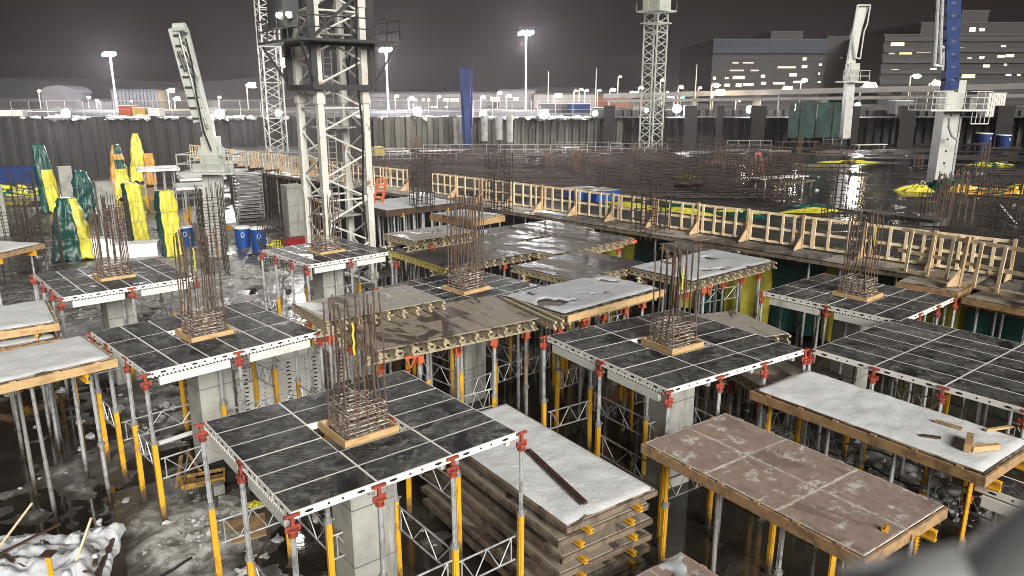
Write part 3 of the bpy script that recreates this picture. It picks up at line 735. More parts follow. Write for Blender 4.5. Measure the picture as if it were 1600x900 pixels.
timber_table('white snow covered table at the left edge on grey steel props', [(-150, 578), (-60, 612), (163, 562), (145, 523)], 3.8, 'brown', ('snow', .04), fascia='timber', base_kinds=('gg', 'gt'), nprop=(3, 2))
timber_table('second white snow covered table behind it at the left edge', [(-120, 490), (-60, 525), (88, 503), (72, 473)], 3.8, 'brown', ('snow', .04), fascia='timber', base_kinds=('gg', 'gt'), nprop=(3, 2))
timber_table('low snowy table with red clips between the two white tables at left', [(-130, 530), (-60, 552), (92, 528), (70, 512)], 3.4, 'brown', ('snow', .03), fascia='timber_board', base_kinds=('gg',), nprop=(2, 2))
timber_table('low frosty table cut off by the bottom edge of the photo', [(950, 920), (1100, 1010), (1230, 960), (1060, 868)], 1.5, 'brown_frost', ('snow_holes', .03, .1), nprop=(2, 2), base_kinds=('gg',))
timber_table('brown timber edged table below the guardrail at the far right', [(1395, 440), (1495, 452), (1520, 446), (1430, 432)], 3.8, 'grey_ply', nprop=(2, 3), base_kinds=('gg', 'gt'), nx_=1, ny_=2)
timber_table('snow dusted table with timber edge at the right under the guardrail', [(1498, 462), (1700, 500), (1760, 476), (1570, 446)], 3.75, 'grey_ply', nprop=(2, 3), base_kinds=('gg', 'gt'), nx_=1, ny_=2)
timber_table('pale small table on bare bars at the left edge below the concrete column', [(-60, 392), (-20, 404), (22, 384), (-10, 372)], 3.6, 'grey_ply', ('snow', .03), nprop=(2, 2), base_kinds=('gg',), nx_=1, ny_=1)
timber_table('little board table perched high on the tall dense rebar cage', [(690, 334), (733, 345), (770, 336), (728, 324)], 5.9, 'grey_ply', ('snow_holes', .03, .1), nprop=(2, 2), nx_=1, ny_=1, props=False, joists=False)
timber_table('long board table with brown edge on thin white props by the crane mast', [(560, 318), (600, 329), (712, 317), (660, 303)], 3.9, 'dark_ply', ('snow_holes', .03, .0), nprop=(7, 3), base_kinds=('gg',), nx_=3, ny_=1, fascia='dark_wood', thick=.3)
for lb, q, z in (('thin pale deck at the far left beside the orange tarp', [(203, 262), (235, 268), (292, 262), (255, 255)], 3.8),
                 ('pale deck around the foot of the left concrete boom', [(264, 275), (290, 284), (372, 276), (330, 265)], 3.8),
                 ('lower pale deck in front of the left concrete boom', [(270, 288), (300, 297), (350, 287), (325, 280)], 3.6)):
    timber_table(lb, q, z, 'grey_ply', ('snow', .05), nprop=(4, 2), base_kinds=('yg', 'gg'), nx_=1, ny_=1, fascia='white', joists=False, dims=(3.2, 2.4, .5))

# stack of platforms with snow on the top one
SX, SY = 2.3, 5.2
ZS = 2.25; pf = G(880, 822, ZS); sang = R(35); su = Vector((math.cos(sang), math.sin(sang), 0)); sv = Vector((-math.sin(sang), math.cos(sang), 0))
ORD = ['topmost', 'second from the top', 'third from the top', 'fourth from the top', 'fifth from the top', 'sixth from the top', 'lowest']
def platform_meshes():
    top = MB(); top.box((0, 0, -.012), (SX - .04, SY - .04, .022))
    return top.mesh('plywood_sheet', M['brown'])
PT = platform_meshes()
for k in range(7):
    z = ZS - k * .31; jx, jy = random.uniform(-.05, .05), random.uniform(-.06, .06)
    c = pf + su * (SX / 2 + jx - .02 * k) + sv * (SY / 2 + jy)
    t = empty('stacked_platform', (c.x, c.y, z - .2), sang + random.uniform(-.008, .008), ORD[k] + ' platform of the stack beside the front deck' + (', with snow on it' if k == 0 else ''), 'platform', 'stack of timber platforms')
    ob('plywood_sheet', PT, t, (0, 0, .2))
    for (x, y, L, r) in ((0, -SY / 2, SX, 0), (0, SY / 2, SX, 0), (-SX / 2, 0, SY, R(90)), (SX / 2, 0, SY, R(90))):
        me = cached(('pfas', L), lambda: (lambda b: (b.box((0, 0, 0), (L + .045, .045, .115)), b.mesh('fascia_board', M['timber_grey']))[-1])(MB()))
        ob('fascia_board', me, t, (x, y, .115 if x == 0 else .113), r)
    for x in (-SX * .28, SX * .28):
        me = cached('pbeam', lambda: (lambda b: (b.box((0, 0, .035), (SY + .22, .1, .025)), b.box((0, 0, 0), (SY + .22, .025, .07)), b.box((0, 0, -.045), (SY + .22, .1, .025)), b.mesh('cross_beam', M['yellow']))[-1])(MB()))
        ob('cross_beam', me, t, (x, 0, -.025), R(90))
    if k == 0: snow_layer(SX - .05, SY - .05, M['snow'], t, .203, .035, seed=4)
# dark board lying in the snow
a_, b_ = G(826, 703, ZS + .08), G(915, 786, ZS + .08); b = MB(); b.bar(a_, b_, .085, .06); b.bar(a_ + Vector((-.09, 0, 0)), b_ + Vector((-.09, -.05, 0)), .03, .03)
tag(ob('dark_board', b.mesh('dark_board', M['dark_wood'])), 'dark wet board lying diagonally in the snow on the stack', 'board')

# scrap on the snowy right table
def scrap(name, pts, z, w_, h_, mat, label):
    b = MB()
    for (p, q) in pts: b.bar(G(*p, z), G(*q, z), w_, h_)
    return tag(ob(name, b.mesh(name, M[mat])), label, 'timber offcut')
scrap('timber_offcut', [((1461, 657), (1504, 670))], 3.39, .09, .04, 'timber_board', 'straight brown offcut lying flat in the snow of the right table')
scrap('timber_offcut', [((1516, 682), (1512, 700))], 3.45, .12, .16, 'timber_board', 'short upright wood block standing on the snowy right table')
scrap('timber_offcut', [((1518, 701), (1560, 697))], 3.42, .1, .1, 'timber', 'small orange brown offcut beside the wood block on the right table')
scrap('timber_offcut', [((1540, 672), (1598, 664))], 3.39, .07, .04, 'timber', 'thin pale offcut at the right end of the snowy table')
scrap('timber_offcut', [((1440, 680), (1470, 684))], 3.39, .08, .03, 'dark_wood', 'dark flat offcut half sunk in the snow of the right table')

# ------------------------------------------------------------------ guardrail
def gsec_meshes(L=2.4, h=1.3):
    def f():
        r = MB(); r.box((0, 0, 0), (L, .045, .105)); s = MB(); s.box((0, 0, h / 2 + .02), (.105, .045, h - .08))
        p = MB(); p.box((0, 0, h / 2 + .04), (.1, .1, h + .08)); k = MB()
        k.add([(-.02, -.05, .02), (-.02, -.62, .0), (-.02, -.62, .08), (-.02, -.05, .52), (.02, -.05, .02), (.02, -.62, .0), (.02, -.62, .08), (.02, -.05, .52)], [(0, 1, 2, 3), (7, 6, 5, 4), (0, 4, 5, 1), (1, 5, 6, 2), (2, 6, 7, 3), (3, 7, 4, 0)])
        return r.mesh('rail', M['timber_pale']), s.mesh('stud', M['timber_pale']), p.mesh('post', M['timber_post']), k.mesh('foot_bracket', M['timber_post'])
    return cached(('gs', L, h), f)
ORDS = ['first', 'second', 'third', 'fourth', 'fifth', 'sixth', 'seventh', 'eighth', 'ninth', 'tenth', 'eleventh', 'twelfth', 'thirteenth', 'fourteenth', 'fifteenth', 'sixteenth', 'seventeenth', 'eighteenth', 'nineteenth', 'twentieth']
def ordn(k): return ORDS[k] if k < 20 else 'twenty-' + ORDS[k - 20]
def guard(t0, off, label, rz_extra=0.0, z=3.8, studs=(-.75, 0, .75), brackets=True):
    p = fl(t0, off); ang = math.atan2(FD.y, FD.x) + math.pi + rz_extra
    o = empty('guardrail_section', (p.x, p.y, z), ang, label, 'guardrail', 'timber guardrail along the slab edge')
    r, s, po, k = gsec_meshes()
    for zz in (.1, .66, 1.27): ob('rail', r, o, (0, .03, zz))
    for x in studs: ob('stud', s, o, (x + random.uniform(-.1, .1), -.012, 0))
    ob('post', po, o, (1.2, -.06, 0))
    if brackets: ob('foot_bracket', k, o, (1.2, -.07, 0))
    return o
n = 0
for k in range(29):
    t0 = 1.6 + k * 2.42
    if k == 13: continue
    guard(t0, 0, ordn(n) + ' section of the straight timber guardrail, counted from its near right end', studs=[(-1.05, -.5, .1, .7), (-.95, -.35, .3, .8), (-.9, -.75, -.1, .55), (-1.0, -.4, .4, .85)][k % 4]); n += 1
ga, gb = G(1396, 424, 3.82), G(1612, 474, 3.82); gd = (gb - ga).normalized()
for k in range(6):
    o = guard(0, 0, 'leaning timber guardrail section set forward at the right, ' + ordn(k) + ' from the rebar cage')
    c = ga + gd * (1.2 + 2.44 * k); o.location = c; o.rotation_euler = (R(-5), 0, math.atan2(gd.y, gd.x)); o.scale = (1, 1, 1.18)
    o.location.z += 0
for k in range(3):
    guard(-1.8 - k * 2.42, .5, 'timber guardrail section standing behind the forward one at the right, ' + ordn(k) + ' from the rebar cage', 0, 3.8, brackets=False)
# edge deck strip the guardrail stands on
for k in range(13):
    t0 = -12 + k * 5.2; b = MB(); b.box((0, 0, -.012), (5.15, 1.7, .024)); c = fl(t0, -.6)
    t = empty('edge_deck', (c.x, c.y, 3.77), math.atan2(FD.y, FD.x), ordn(k) + ' strip of dirty edge deck under the guardrail, counted from the near right end', 'edge deck', 'edge decks under the guardrail')
    ob('plywood_sheet', b.mesh('plywood_sheet', M['grey_ply' if k % 2 else 'dark_ply']), t)
    b = MB(); b.box((0, 0, 0), (5.15, .05, .13)); ob('fascia_board', b.mesh('fascia_board', M['timber_grey']), t, (0, .87 if FN.dot(Vector((-math.sin(t.rotation_euler.z), math.cos(t.rotation_euler.z)))) < 0 else -.87, -.12))
    for q in (-2, 0, 2):
        for s in (-.6, .5): add_prop(t, q, s, -.04, 'gg', -2, None, 0, -3.72) if False else ob('prop', prop_meshes(3.7, 1.7, 'gg')[0], t, (q, s, -3.77)) and ob('prop', prop_meshes(3.7, 1.7, 'gg')[1], t, (q + .0, s, -3.77))
# hanging tarps below the slab edge
def hang_tarp(t0, W, off, z0, z1, mat, label, seed):
    b = MB(); nx_, nz_ = int(W / .12), 10
    for j in range(nz_ + 1):
        for i in range(nx_ + 1):
            x = W * i / nx_; f = j / nz_; z = z1 + (z0 - z1) * f
            d = .09 * math.sin(x * 5.2 + seed + .8 * f) * (.3 + .7 * f) + .12 * noise.noise((x * 1.1, f * 2, seed))
            p = fl(t0 + x, off + d); b.v.append((p.x, p.y, z))
    for j in range(nz_):
        for i in range(nx_): b.f.append((j * (nx_ + 1) + i, j * (nx_ + 1) + i + 1, (j + 1) * (nx_ + 1) + i + 1, (j + 1) * (nx_ + 1) + i)); b.m.append(0)
    return tag(ob('hanging_tarp', b.mesh('hanging_tarp', M[mat], True)), label, 'tarp', 'tarps hung under the slab edge')
t0 = -13; k = 0; seq = [('tarp_y', 2.3), ('tarp_g', 1.3), ('tarp_y', 1.6), ('tarp_g', 2.2)]
while t0 < 21:
    m_, W = seq[k % 4]
    hang_tarp(t0, W, -.15, .25, 3.6, m_, ordn(k // 2) + ' ' + ('yellow' if m_ == 'tarp_y' else 'green') + ' tarp hung under the slab edge, counted from the near right end', k * 1.7)
    t0 += W - .05; k += 1
b = MB(); a_, c_ = fl(21, .1), fl(62, .1); b.bar((a_.x, a_.y, 1.75), (c_.x, c_.y, 1.75), .2, 3.4)
tag(ob('dark_hoarding', b.mesh('dark_hoarding', M['dark_steel'])), 'dark hoarding closing the space under the far part of the slab edge', 'hoarding')

# ------------------------------------------------------------------ wrapped columns, plain columns
def wrapped(label, base, w_, h_, spec, flare=.2, top=.9, seed=0, lean=(0, 0), twist=0, rz=.54, mats=('tarp_y', 'tarp_g', 'tarp_o')):
    """spec: function of angle (0..1 from the camera side, clockwise) and height fraction -> material slot"""
    b = MB(); n, rows = 72, 30; hs = w_ * .44
    for j in range(rows + 1):
        f = j / rows
        for i in range(n):
            t = 2 * math.pi * i / n + twist
            sq = 1 / max(abs(math.cos(t)), abs(math.sin(t))); sq = min(sq, 1.28)
            k = hs * sq * (top + (1 - top) * (1 - f) if f < .97 else top * .8)
            k *= 1 - .28 * max(0, f - .72) / .28 * (1.0 if w_ > 1.4 else .25)
            k *= 1 + flare * (1 - f) ** 1.5 * (.6 + .8 * noise.noise((math.cos(t) * 1.3, math.sin(t) * 1.3, seed)))
            k += hs * (.13 * (abs(math.sin(t * 5 + seed + f * 2 + 2 * noise.noise((t, f * 2, seed)))) - .5) * (1.1 - f * .7) + .2 * noise.noise((math.cos(t) * 2.2, math.sin(t) * 2.2, f * 3 + seed)) + .1 * noise.noise((math.cos(t) * 6, math.sin(t) * 6, f * 7 + t + seed)))
            k += hs * .05 * math.sin(f * 26 + 5 * noise.noise((t * 1.5, f * 3, seed)))
            jag = .5 * noise.noise((t * 2, seed, 1)) if j == 0 else 0
            b.v.append((math.cos(t) * k + lean[0] * f, math.sin(t) * k + lean[1] * f, h_ * f + (.15 + jag if j == 0 else 0)))
    for j in range(rows):
        for i in range(n):
            b.f.append((j * n + i, j * n + (i + 1) % n, (j + 1) * n + (i + 1) % n, (j + 1) * n + i)); b.m.append(spec(((i + .5) / n) % 1, (j + .5) / rows))
    b.f.append(tuple(rows * n + i for i in range(n))); b.m.append(spec(.75, 1))
    o = tag(ob('wrapped_column', b.mesh('wrapped_column', [M[x] for x in mats], True), None, base, rz), label, 'wrapped column', 'columns wrapped in tarps')
    for j in (11, 21):           # tie ropes following the folds
        r = MB(); ring = [Vector(b.v[j * n + i]) for i in range(0, n, 2)]; c = sum(ring, Vector()) / len(ring); ring = [c + (p - c) * 1.025 for p in ring]
        r.path(ring + [ring[0]], .012, 4); ob('tie_rope', r.mesh('tie_rope', M['galv_dull']), o)
    return o
def front(lo, hi, a, b_):      # angle fraction .75 faces the camera
    return lambda t, f: a if lo < t < hi or t + 1 < hi else b_
wrapped('big bulging tarp, green on the left and yellow on the right, behind the small left deck', G(117, 405), 2.3, 3.8, front(.8, 1.1, 0, 1), .1, .62, 1)
wrapped('yellow wrapped column with a narrow green left side, left of the two tall yellow ones', G(220, 378), 1.15, 4.1, front(.63, 1.1, 0, 1), .1, .97, 2, (-.2, .05), rz=.75)
wrapped('nearest tall yellow wrapped column with a green left edge, beside the blue drum', G(271, 402), 1.2, 4.2, front(.62, 1.1, 0, 1), .06, .99, 3, (-.1, 0), rz=.75)
wrapped('plain dark green wrapped column beside the bare concrete one', G(136, 345), 1.5, 4.0, lambda t, f: 1, .15, .85, 4)
wrapped('tall wrapped column with a green hood over yellow sheets at the far left', G(84, 332), 1.6, 5.9, lambda t, f: 1 if f > .62 or t < .7 else 0, .1, .7, 5, (-.4, 0))
wrapped('pointed wrapped column in orange, green and yellow', G(191, 310), 2.0, 5.2, lambda t, f: (2 if (t < .66 or t > .9 or .72 < f < .82) else (1 if f > .55 else 0)), .1, .45, 6)
wrapped('pointed yellow wrapped column at the far left', G(220, 285), 2.2, 5.6, lambda t, f: 0, .1, .35, 7)
wrapped('small orange wrapped column behind the pale far left deck', G(237, 290), 1.2, 3.6, lambda t, f: 2, .05, .95, 8)
def plain_col(px, py, w_, h_, label, ang=.65, mat='concrete_dull'):
    b = MB(); b.box((0, 0, h_ / 2 - .1), (w_, w_, h_ + .2))
    return tag(ob('concrete_column', b.mesh('concrete_column', M[mat]), None, G(px, py), ang), label, 'column', 'bare concrete columns')
plain_col(110, 330, 1.0, 3.9, 'bare concrete column between the green hooded tarp and the dark green tarp')
plain_col(172, 368, 1.1, 3.9, 'bare concrete column just left of the tall yellow wrapped column')
plain_col(2, 368, 1.0, 3.5, 'bare concrete column cut by the left edge of the photo')
plain_col(462, 372, 1.2, 3.8, 'pale concrete column standing left of the big crane mast', mat='concrete')
plain_col(75, 325, .8, 4.6, 'thin pale column left of the green hooded tarp')

# small cages and clutter on the pit floor
def grid_cage_mesh(w_, d_, h_, nb, nh, r=.02, ext=.8, mat='rust_dark'):
    def f():
        b = MB()
        for i in range(nb):
            for s in (-1, 1):
                x = -w_ / 2 + w_ * i / (nb - 1); b.tube((x, s * d_ / 2, 0), (x + random.uniform(-.04, .04), s * d_ / 2, h_ + ext * random.uniform(.6, 1)), r, 5)
                y = -d_ / 2 + d_ * i / (nb - 1); b.tube((s * w_ / 2, y, 0), (s * w_ / 2, y + random.uniform(-.04, .04), h_ + ext * random.uniform(.6, 1)), r, 5)
        for k in range(nh):
            z = .15 + (h_ - .2) * k / (nh - 1)
            for s in (-1, 1):
                b.bar((-w_ / 2, s * d_ / 2, z), (w_ / 2, s * d_ / 2, z), .028); b.bar((s * w_ / 2, -d_ / 2, z), (s * w_ / 2, d_ / 2, z), .028)
        return b.mesh('rebar_cage', M[mat])
    return cached(('gc', w_, d_, h_, nb, nh, mat), f)
for (px, py, w_, h_, z, lb) in [(32, 432, 1.5, 3.6, 0, 'dark open rebar cage behind the left edge tables'), (75, 425, 1.6, 2.6, 0, 'dark rebar cage left of the draped green and yellow tarp'), (52, 395, 1.2, 4.5, 0, 'tall thin rebar cage at the far left'),
        (340, 432, 1.1, 4.4, 0, 'tall dark rebar cage rising right of the nearest yellow wrapped column'), (330, 370, 1.3, 2.0, 0, 'low dense rebar cage at the foot of the left concrete boom'), (190, 400, 1.2, 3.2, 0, 'rebar cage between the draped tarp and the tall yellow column'),
        (430, 425, 1.2, 2.8, 0, 'rebar cage standing under the crane mast deck'), (430, 345, 1.2, 3.6, 0, 'thin rebar cage in front of the pale concrete column'), (405, 330, 1.5, 3.2, 0, 'dark rebar cage right of the scaffold stair'),
        (1015, 372, 1.25, 2.1, 3.4, 'dark rebar cage standing in front of the guardrail in the centre'), (780, 330, 1.0, 2.4, 3.8, 'thin rebar cage on the slab behind the little board table'), (1225, 318, 1.5, 2.2, 3.8, 'tall thin rebar cage on the wet slab beside the reflecting puddle'),
        (1310, 345, 1.2, 2.0, 3.8, 'sparse starter bars on the wet slab'), (1560, 372, 1.6, 2.3, 3.8, 'starter bars on the wet slab at the right edge'), (660, 325, 1.0, 2.0, 3.8, 'thin starter bars on the long board table')]:
    o = ob('rebar_cage', grid_cage_mesh(w_, w_, h_, 5, int(h_ * 3)), None, G(px, py, z), .65); tag(o, lb, 'rebar cage')
rr = random.Random(11); n = 0
for (px, py, w_, d_, h_) in [(990, 300, 4.5, 2.2, 1.7), (1050, 292, 5, 2.4, 1.9), (1010, 268, 6, 2.5, 1.8), (1110, 285, 6, 2.4, 2.0), (1160, 305, 5, 2.4, 1.9), (1130, 262, 7, 3, 2.0), (1190, 275, 6, 2.5, 1.6), (1080, 245, 7, 3, 2.0), (880, 265, 6, 2, 1.2), (720, 262, 8, 3, 1.6)]:
    o = ob('rebar_cage', grid_cage_mesh(w_, d_, h_, 16, 8, .015, .1), None, G(px, py, 3.8), .66 + rr.uniform(-.1, .1))
    tag(o, ['wide low mat cage of dark rebar lying on the slab beyond the guardrail'][0], 'rebar cage', 'flat rebar cages stored on the slab'); n += 1

# scaffold stair
def scaffold(label, base, w_, h_, rows, ang=.5):
    t = empty('scaffold_tower', base, ang, label, 'scaffold')
    for x in (-w_ / 2, w_ / 2):
        for y in (-w_ / 2, w_ / 2):
            b = MB(); b.tube((x, y, 0), (x, y, h_), .04, 6); ob('standard', b.mesh('standard', M['galv_dull']), t)
    for k in range(rows):
        b = MB(); z = .3 + (h_ - .4) * k / (rows - 1); b.box((0, 0, z), (w_, w_, .05)); b.tube((-w_ / 2, -w_ / 2, z + .1), (w_ / 2, -w_ / 2, z + .1), .03, 5)
        ob('shelf', b.mesh('shelf', M['galv_dull']), t)
    return t
scaffold('grey scaffold tower with many stacked shelves between the boom and the crane mast', G(392, 348), 1.9, 4.0, 14)
scaffold('pale shelf tower beside the long guardrail at the left', G(418, 330), 1.2, 3.6, 6)

# white panel stacks behind the front deck
for k, (px, py, z, n, lb) in enumerate([(405, 640, 0, 11, 'stack of white perforated panels behind the front deck, left one'), (468, 618, 0, 10, 'stack of white perforated panels behind the front deck, right one'), (545, 590, 0, 8, 'stack of white perforated panels behind the front rebar cage')]):
    t = empty('panel_stack', G(px, py, z), R(38), lb, 'panel stack', 'white panel stacks'); fr, pl = panel_meshes(1.5, .75)
    for i in range(n):
        for s in (0, 1):
            ob('panel', fr, t, (random.uniform(-.02, .02), s * .78 + random.uniform(-.02, .02), .2 + i * .14))

# drums, boxes, barriers
def drum(px, py, r, h_, label, z=0, mat='blue'):
    t = empty('drum', G(px, py, z), 0, label, 'drum', 'blue drums'); b = MB()
    prof = [(0, r * .86), (.05, r * .9), (.35, r * .93), (.36, r * .98), (.4, r * .98), (.41, r * .93), (.7, r * .96), (.71, r), (.75, r), (.76, r * .97), (.97, r)]
    for (f0, r0), (f1, r1) in zip(prof, prof[1:]): b.tube((0, 0, f0 * h_), (0, 0, f1 * h_), r0, 20, 0, r1, caps=False)
    b.tube((0, 0, .02), (0, 0, .04), r * .86, 20); ob('body', b.mesh('body', M[mat], False), t)
    b = MB(); b.tube((0, 0, .94 * h_), (0, 0, h_), r * 1.02, 20); ob('lid', b.mesh('lid', M['white_plain']), t)
    b = MB()
    for i in range(12):
        q = 2 * math.pi * i / 12; q2 = 2 * math.pi * (i + 1) / 12
        b.bar((.1 * math.cos(q), 0, .16 * math.sin(q)), (.1 * math.cos(q2), 0, .16 * math.sin(q2)), .03, .03)
    ob('emblem', b.mesh('emblem', M['white_plain']), t, (r * .35, -r * .95, h_ * .68), R(20))
drum(381, 388, .5, 1.45, 'blue drum with a white lid, left one of the pair near the crane mast')
drum(406, 393, .5, 1.6, 'blue drum with a white lid, right one of the pair near the crane mast')
drum(292, 388, .48, 1.5, 'blue drum hidden behind the nearest tall yellow wrapped column')
drum(1534, 232, .9, 1.8, 'large blue tank standing on the far right of the slab', 3.8, 'blue_paint'); drum(1565, 232, .8, 1.6, 'dark blue tank at the far right edge of the slab', 3.8, 'blue_paint')
def crate(name, px, py, z, dims, mat, label, cat='box', rz=.65, lidmat=None):
    t = empty(name, G(px, py, z), rz, label, cat); b = MB(); w_, d_, h_ = dims
    b.box((0, 0, h_ / 2), (w_, d_, h_)); n = max(2, int(w_ / .5))
    for i in range(n + 1): b.box((-w_ / 2 + w_ * i / n, 0, h_ / 2), (.05, d_ + .04, h_ * .96))
    ob('body', b.mesh('body', M[mat]), t); b = MB(); b.box((0, 0, h_ + .02), (w_ + .06, d_ + .06, .06)); ob('lid', b.mesh('lid', M[lidmat or mat]), t)
    return t
crate('storage_box', 460, 384, 0, (1.6, .9, .5), 'red_box', 'red plastic box on the pit floor in front of the pale concrete column')
crate('storage_box', 908, 310, 3.8, (1.9, 1.3, .6), 'blue', 'blue box with a plywood lid beyond the guardrail, left one', lidmat='brown')
crate('storage_box', 938, 312, 3.8, (1.9, 1.3, .6), 'blue', 'blue box with a plywood lid beyond the guardrail, right one', lidmat='brown')
crate('concrete_block', 316, 378, 0, (3.2, .9, .75), 'concrete_dull', 'long concrete block lying between the yellow wrapped column and the drums', 'block', rz=-.7)
crate('white_crate', 214, 402, 0, (2.6, 1.3, .9), 'white_plain', 'white crate lying behind the small left deck', 'crate', rz=.3)
crate('white_crate', 165, 402, 0, (1.6, 1.0, 1.2), 'white_plain', 'white board crate right of the draped green and yellow tarp', 'crate', rz=.2)
crate('blue_skip', 28, 285, 0, (5.5, 2.2, 1.8), 'blue_paint', 'dark blue skip in front of the far left shoring wall', 'skip', rz=.05)
crate('orange_crate', 590, 246, 3.8, (1.0, 1.0, 1.0), 'yellow_box', 'small yellow tank right behind the crane mast', 'tank')
crate('brown_container', 1365, 212, 3.8, (5.5, 2.2, 1.6), 'brick_red', 'brown container beyond the wet slab right of the thin grey boom', 'container', rz=.02)
crate('brown_container', 1500, 205, 3.8, (6.5, 2.2, 1.8), 'brick_red', 'dark brown container at the far right behind the boom mast', 'container', rz=.02)

# tarp heaps
def heap(px, py, z, sx, sy, sz, mat, label, seed, rz=0.0, mat2=None):
    b = MB(); nu, nv = 48, 12
    for j in range(nv + 1):
        f = j / nv
        for i in range(nu):
            t = 2 * math.pi * i / nu; k = (1 - f) ** .6 * (1 + .7 * noise.noise((math.cos(t) * 2.2, math.sin(t) * 2.2, seed))) * (1 + .08 * math.sin(9 * t + seed))
            hgt = sz * .8 * (.35 + .65 * f) * (1 - (1 - f) ** 3) * (.8 + .7 * noise.noise((math.cos(t) * 2.6, math.sin(t) * 2.6 + f * 3, seed + 3)) + .35 * noise.noise((math.cos(t) * 7, math.sin(t) * 7 + f * 6, seed)))
            b.v.append((math.cos(t) * k * sx / 2, math.sin(t) * k * sy / 2, hgt))
    for j in range(nv):
        for i in range(nu):
            b.f.append((j * nu + i, j * nu + (i + 1) % nu, (j + 1) * nu + (i + 1) % nu, (j + 1) * nu + i)); b.m.append(1 if (mat2 and noise.noise((i * .35, j * .4, seed)) > 0) else 0)
    return tag(ob('tarp_heap', b.mesh('tarp_heap', [M[mat], M[mat2 or mat]], True), None, G(px, py, z), rz), label, 'tarp', 'crumpled tarps')
heap(1433, 298, 3.8, 2.2, 1.4, .5, 'tarp_y', 'bright yellow crumpled tarp at the foot of the right boom mast', 1)
heap(1478, 294, 3.8, 3.0, 1.6, .8, 'tarp_g', 'dark green crumpled tarp right of the right boom mast', 2)
heap(1503, 299, 3.8, 2.4, 1.4, .5, 'tarp_o', 'orange crumpled tarp on the wet slab right of the boom mast', 3, mat2='tarp_y')
heap(1550, 303, 3.8, 3.6, 1.2, .45, 'tarp_g', 'green and orange crumpled tarp further right on the wet slab', 4, mat2='tarp_o')
heap(1592, 302, 3.8, 2.0, 1.6, .7, 'tarp_o', 'orange crumpled tarp at the right edge of the photo', 5, mat2='tarp_y')
heap(1068, 282, 3.8, 2.6, 1.5, .5, 'tarp_y', 'yellow tarp heap among the stored rebar cages', 6, mat2='tarp_g')
heap(1325, 254, 3.8, 5.0, 1.2, .25, 'tarp_y', 'long flat yellow tarp far out on the wet slab', 7)
heap(1545, 258, 3.8, 4.0, 1.6, .35, 'tarp_y', 'yellow and green tarp far out at the right of the slab', 8, mat2='tarp_g')
heap(322, 360, 0, 1.6, 1.2, .7, 'tarp_y', 'small yellow tarp bundle at the foot of the left boom', 9)
heap(358, 362, 0, 1.3, .9, .5, 'tarp_o', 'small orange tarp bundle left of the blue drums', 10)
heap(432, 386, 0, 1.2, .9, .6, 'tarp_y', 'small yellow tarp bundle right of the blue drums', 11)
heap(20, 305, 0, 9, 3, 1.2, 'tarp_y', 'yellow and green tarps heaped at the far left', 12, mat2='tarp_g')
for (p, q, m_, lb) in [((955, 318), (1045, 330), 'tarp_y', 'yellow folded tarp laid along the guardrail, left strip'), ((1035, 327), (1118, 338), 'tarp_y', 'yellow folded tarp laid along the guardrail, middle strip'), ((1010, 318), (1110, 331), 'tarp_g', 'green folded tarp laid behind the yellow strips'),
                       ((1122, 334), (1200, 343), 'tarp_g', 'green folded tarp right of the yellow strips'), ((1125, 330), (1185, 335), 'tarp_y', 'short yellow tarp strip right of the middle one'), ((1225, 332), (1310, 330), 'tarp_y', 'yellow tarp strip lying beside the large puddle'), ((1230, 324), (1300, 323), 'tarp_g', 'green tarp strip lying beside the large puddle')]:
    a_, b_ = G(*p, 3.8), G(*q, 3.8); d = b_ - a_; c = (a_ + b_) / 2
    heap(0, 0, 3.8, d.length * 1.05, .8, .25, m_, lb, len(lb), math.atan2(d.y, d.x)).location = c

# far clutter on the slab: benches, low guardrails, boards
def steel_rail(px, py, z, L, rz, label, h_=1.1, mat='galv_dull', n=None):
    b = MB(); n = n or max(2, int(L / 1.2))
    for zz in (.12, .6, h_): b.tube((-L / 2, 0, zz), (L / 2, 0, zz), .035, 5)
    for i in range(n + 1): b.tube((-L / 2 + L * i / n, 0, 0), (-L / 2 + L * i / n, 0, h_), .035, 5)
    return tag(ob('steel_guardrail', b.mesh('steel_guardrail', M[mat]), None, G(px, py, z), rz), label, 'guardrail', 'far guardrails')
for i, (px, py, L, rz) in enumerate([(640, 250, 9, .0), (700, 243, 5, .1), (770, 242, 9, 0), (850, 243, 9, 0), (920, 238, 7, 0), (998, 241, 6, 0), (1170, 235, 5, 0), (1240, 222, 9, 0), (1300, 225, 5, .1), (1390, 218, 9, 0), (1480, 222, 7, 0), (1570, 220, 6, 0), (610, 252, 4, .5), (340, 262, 5, 0), (460, 248, 7, -.1)]):
    steel_rail(px, py, 3.8 if px > 500 else 3.9, L, rz, 'pale guardrail far across the site, ' + ordn(i) + ' from the crane mast going right')
rr = random.Random(5)
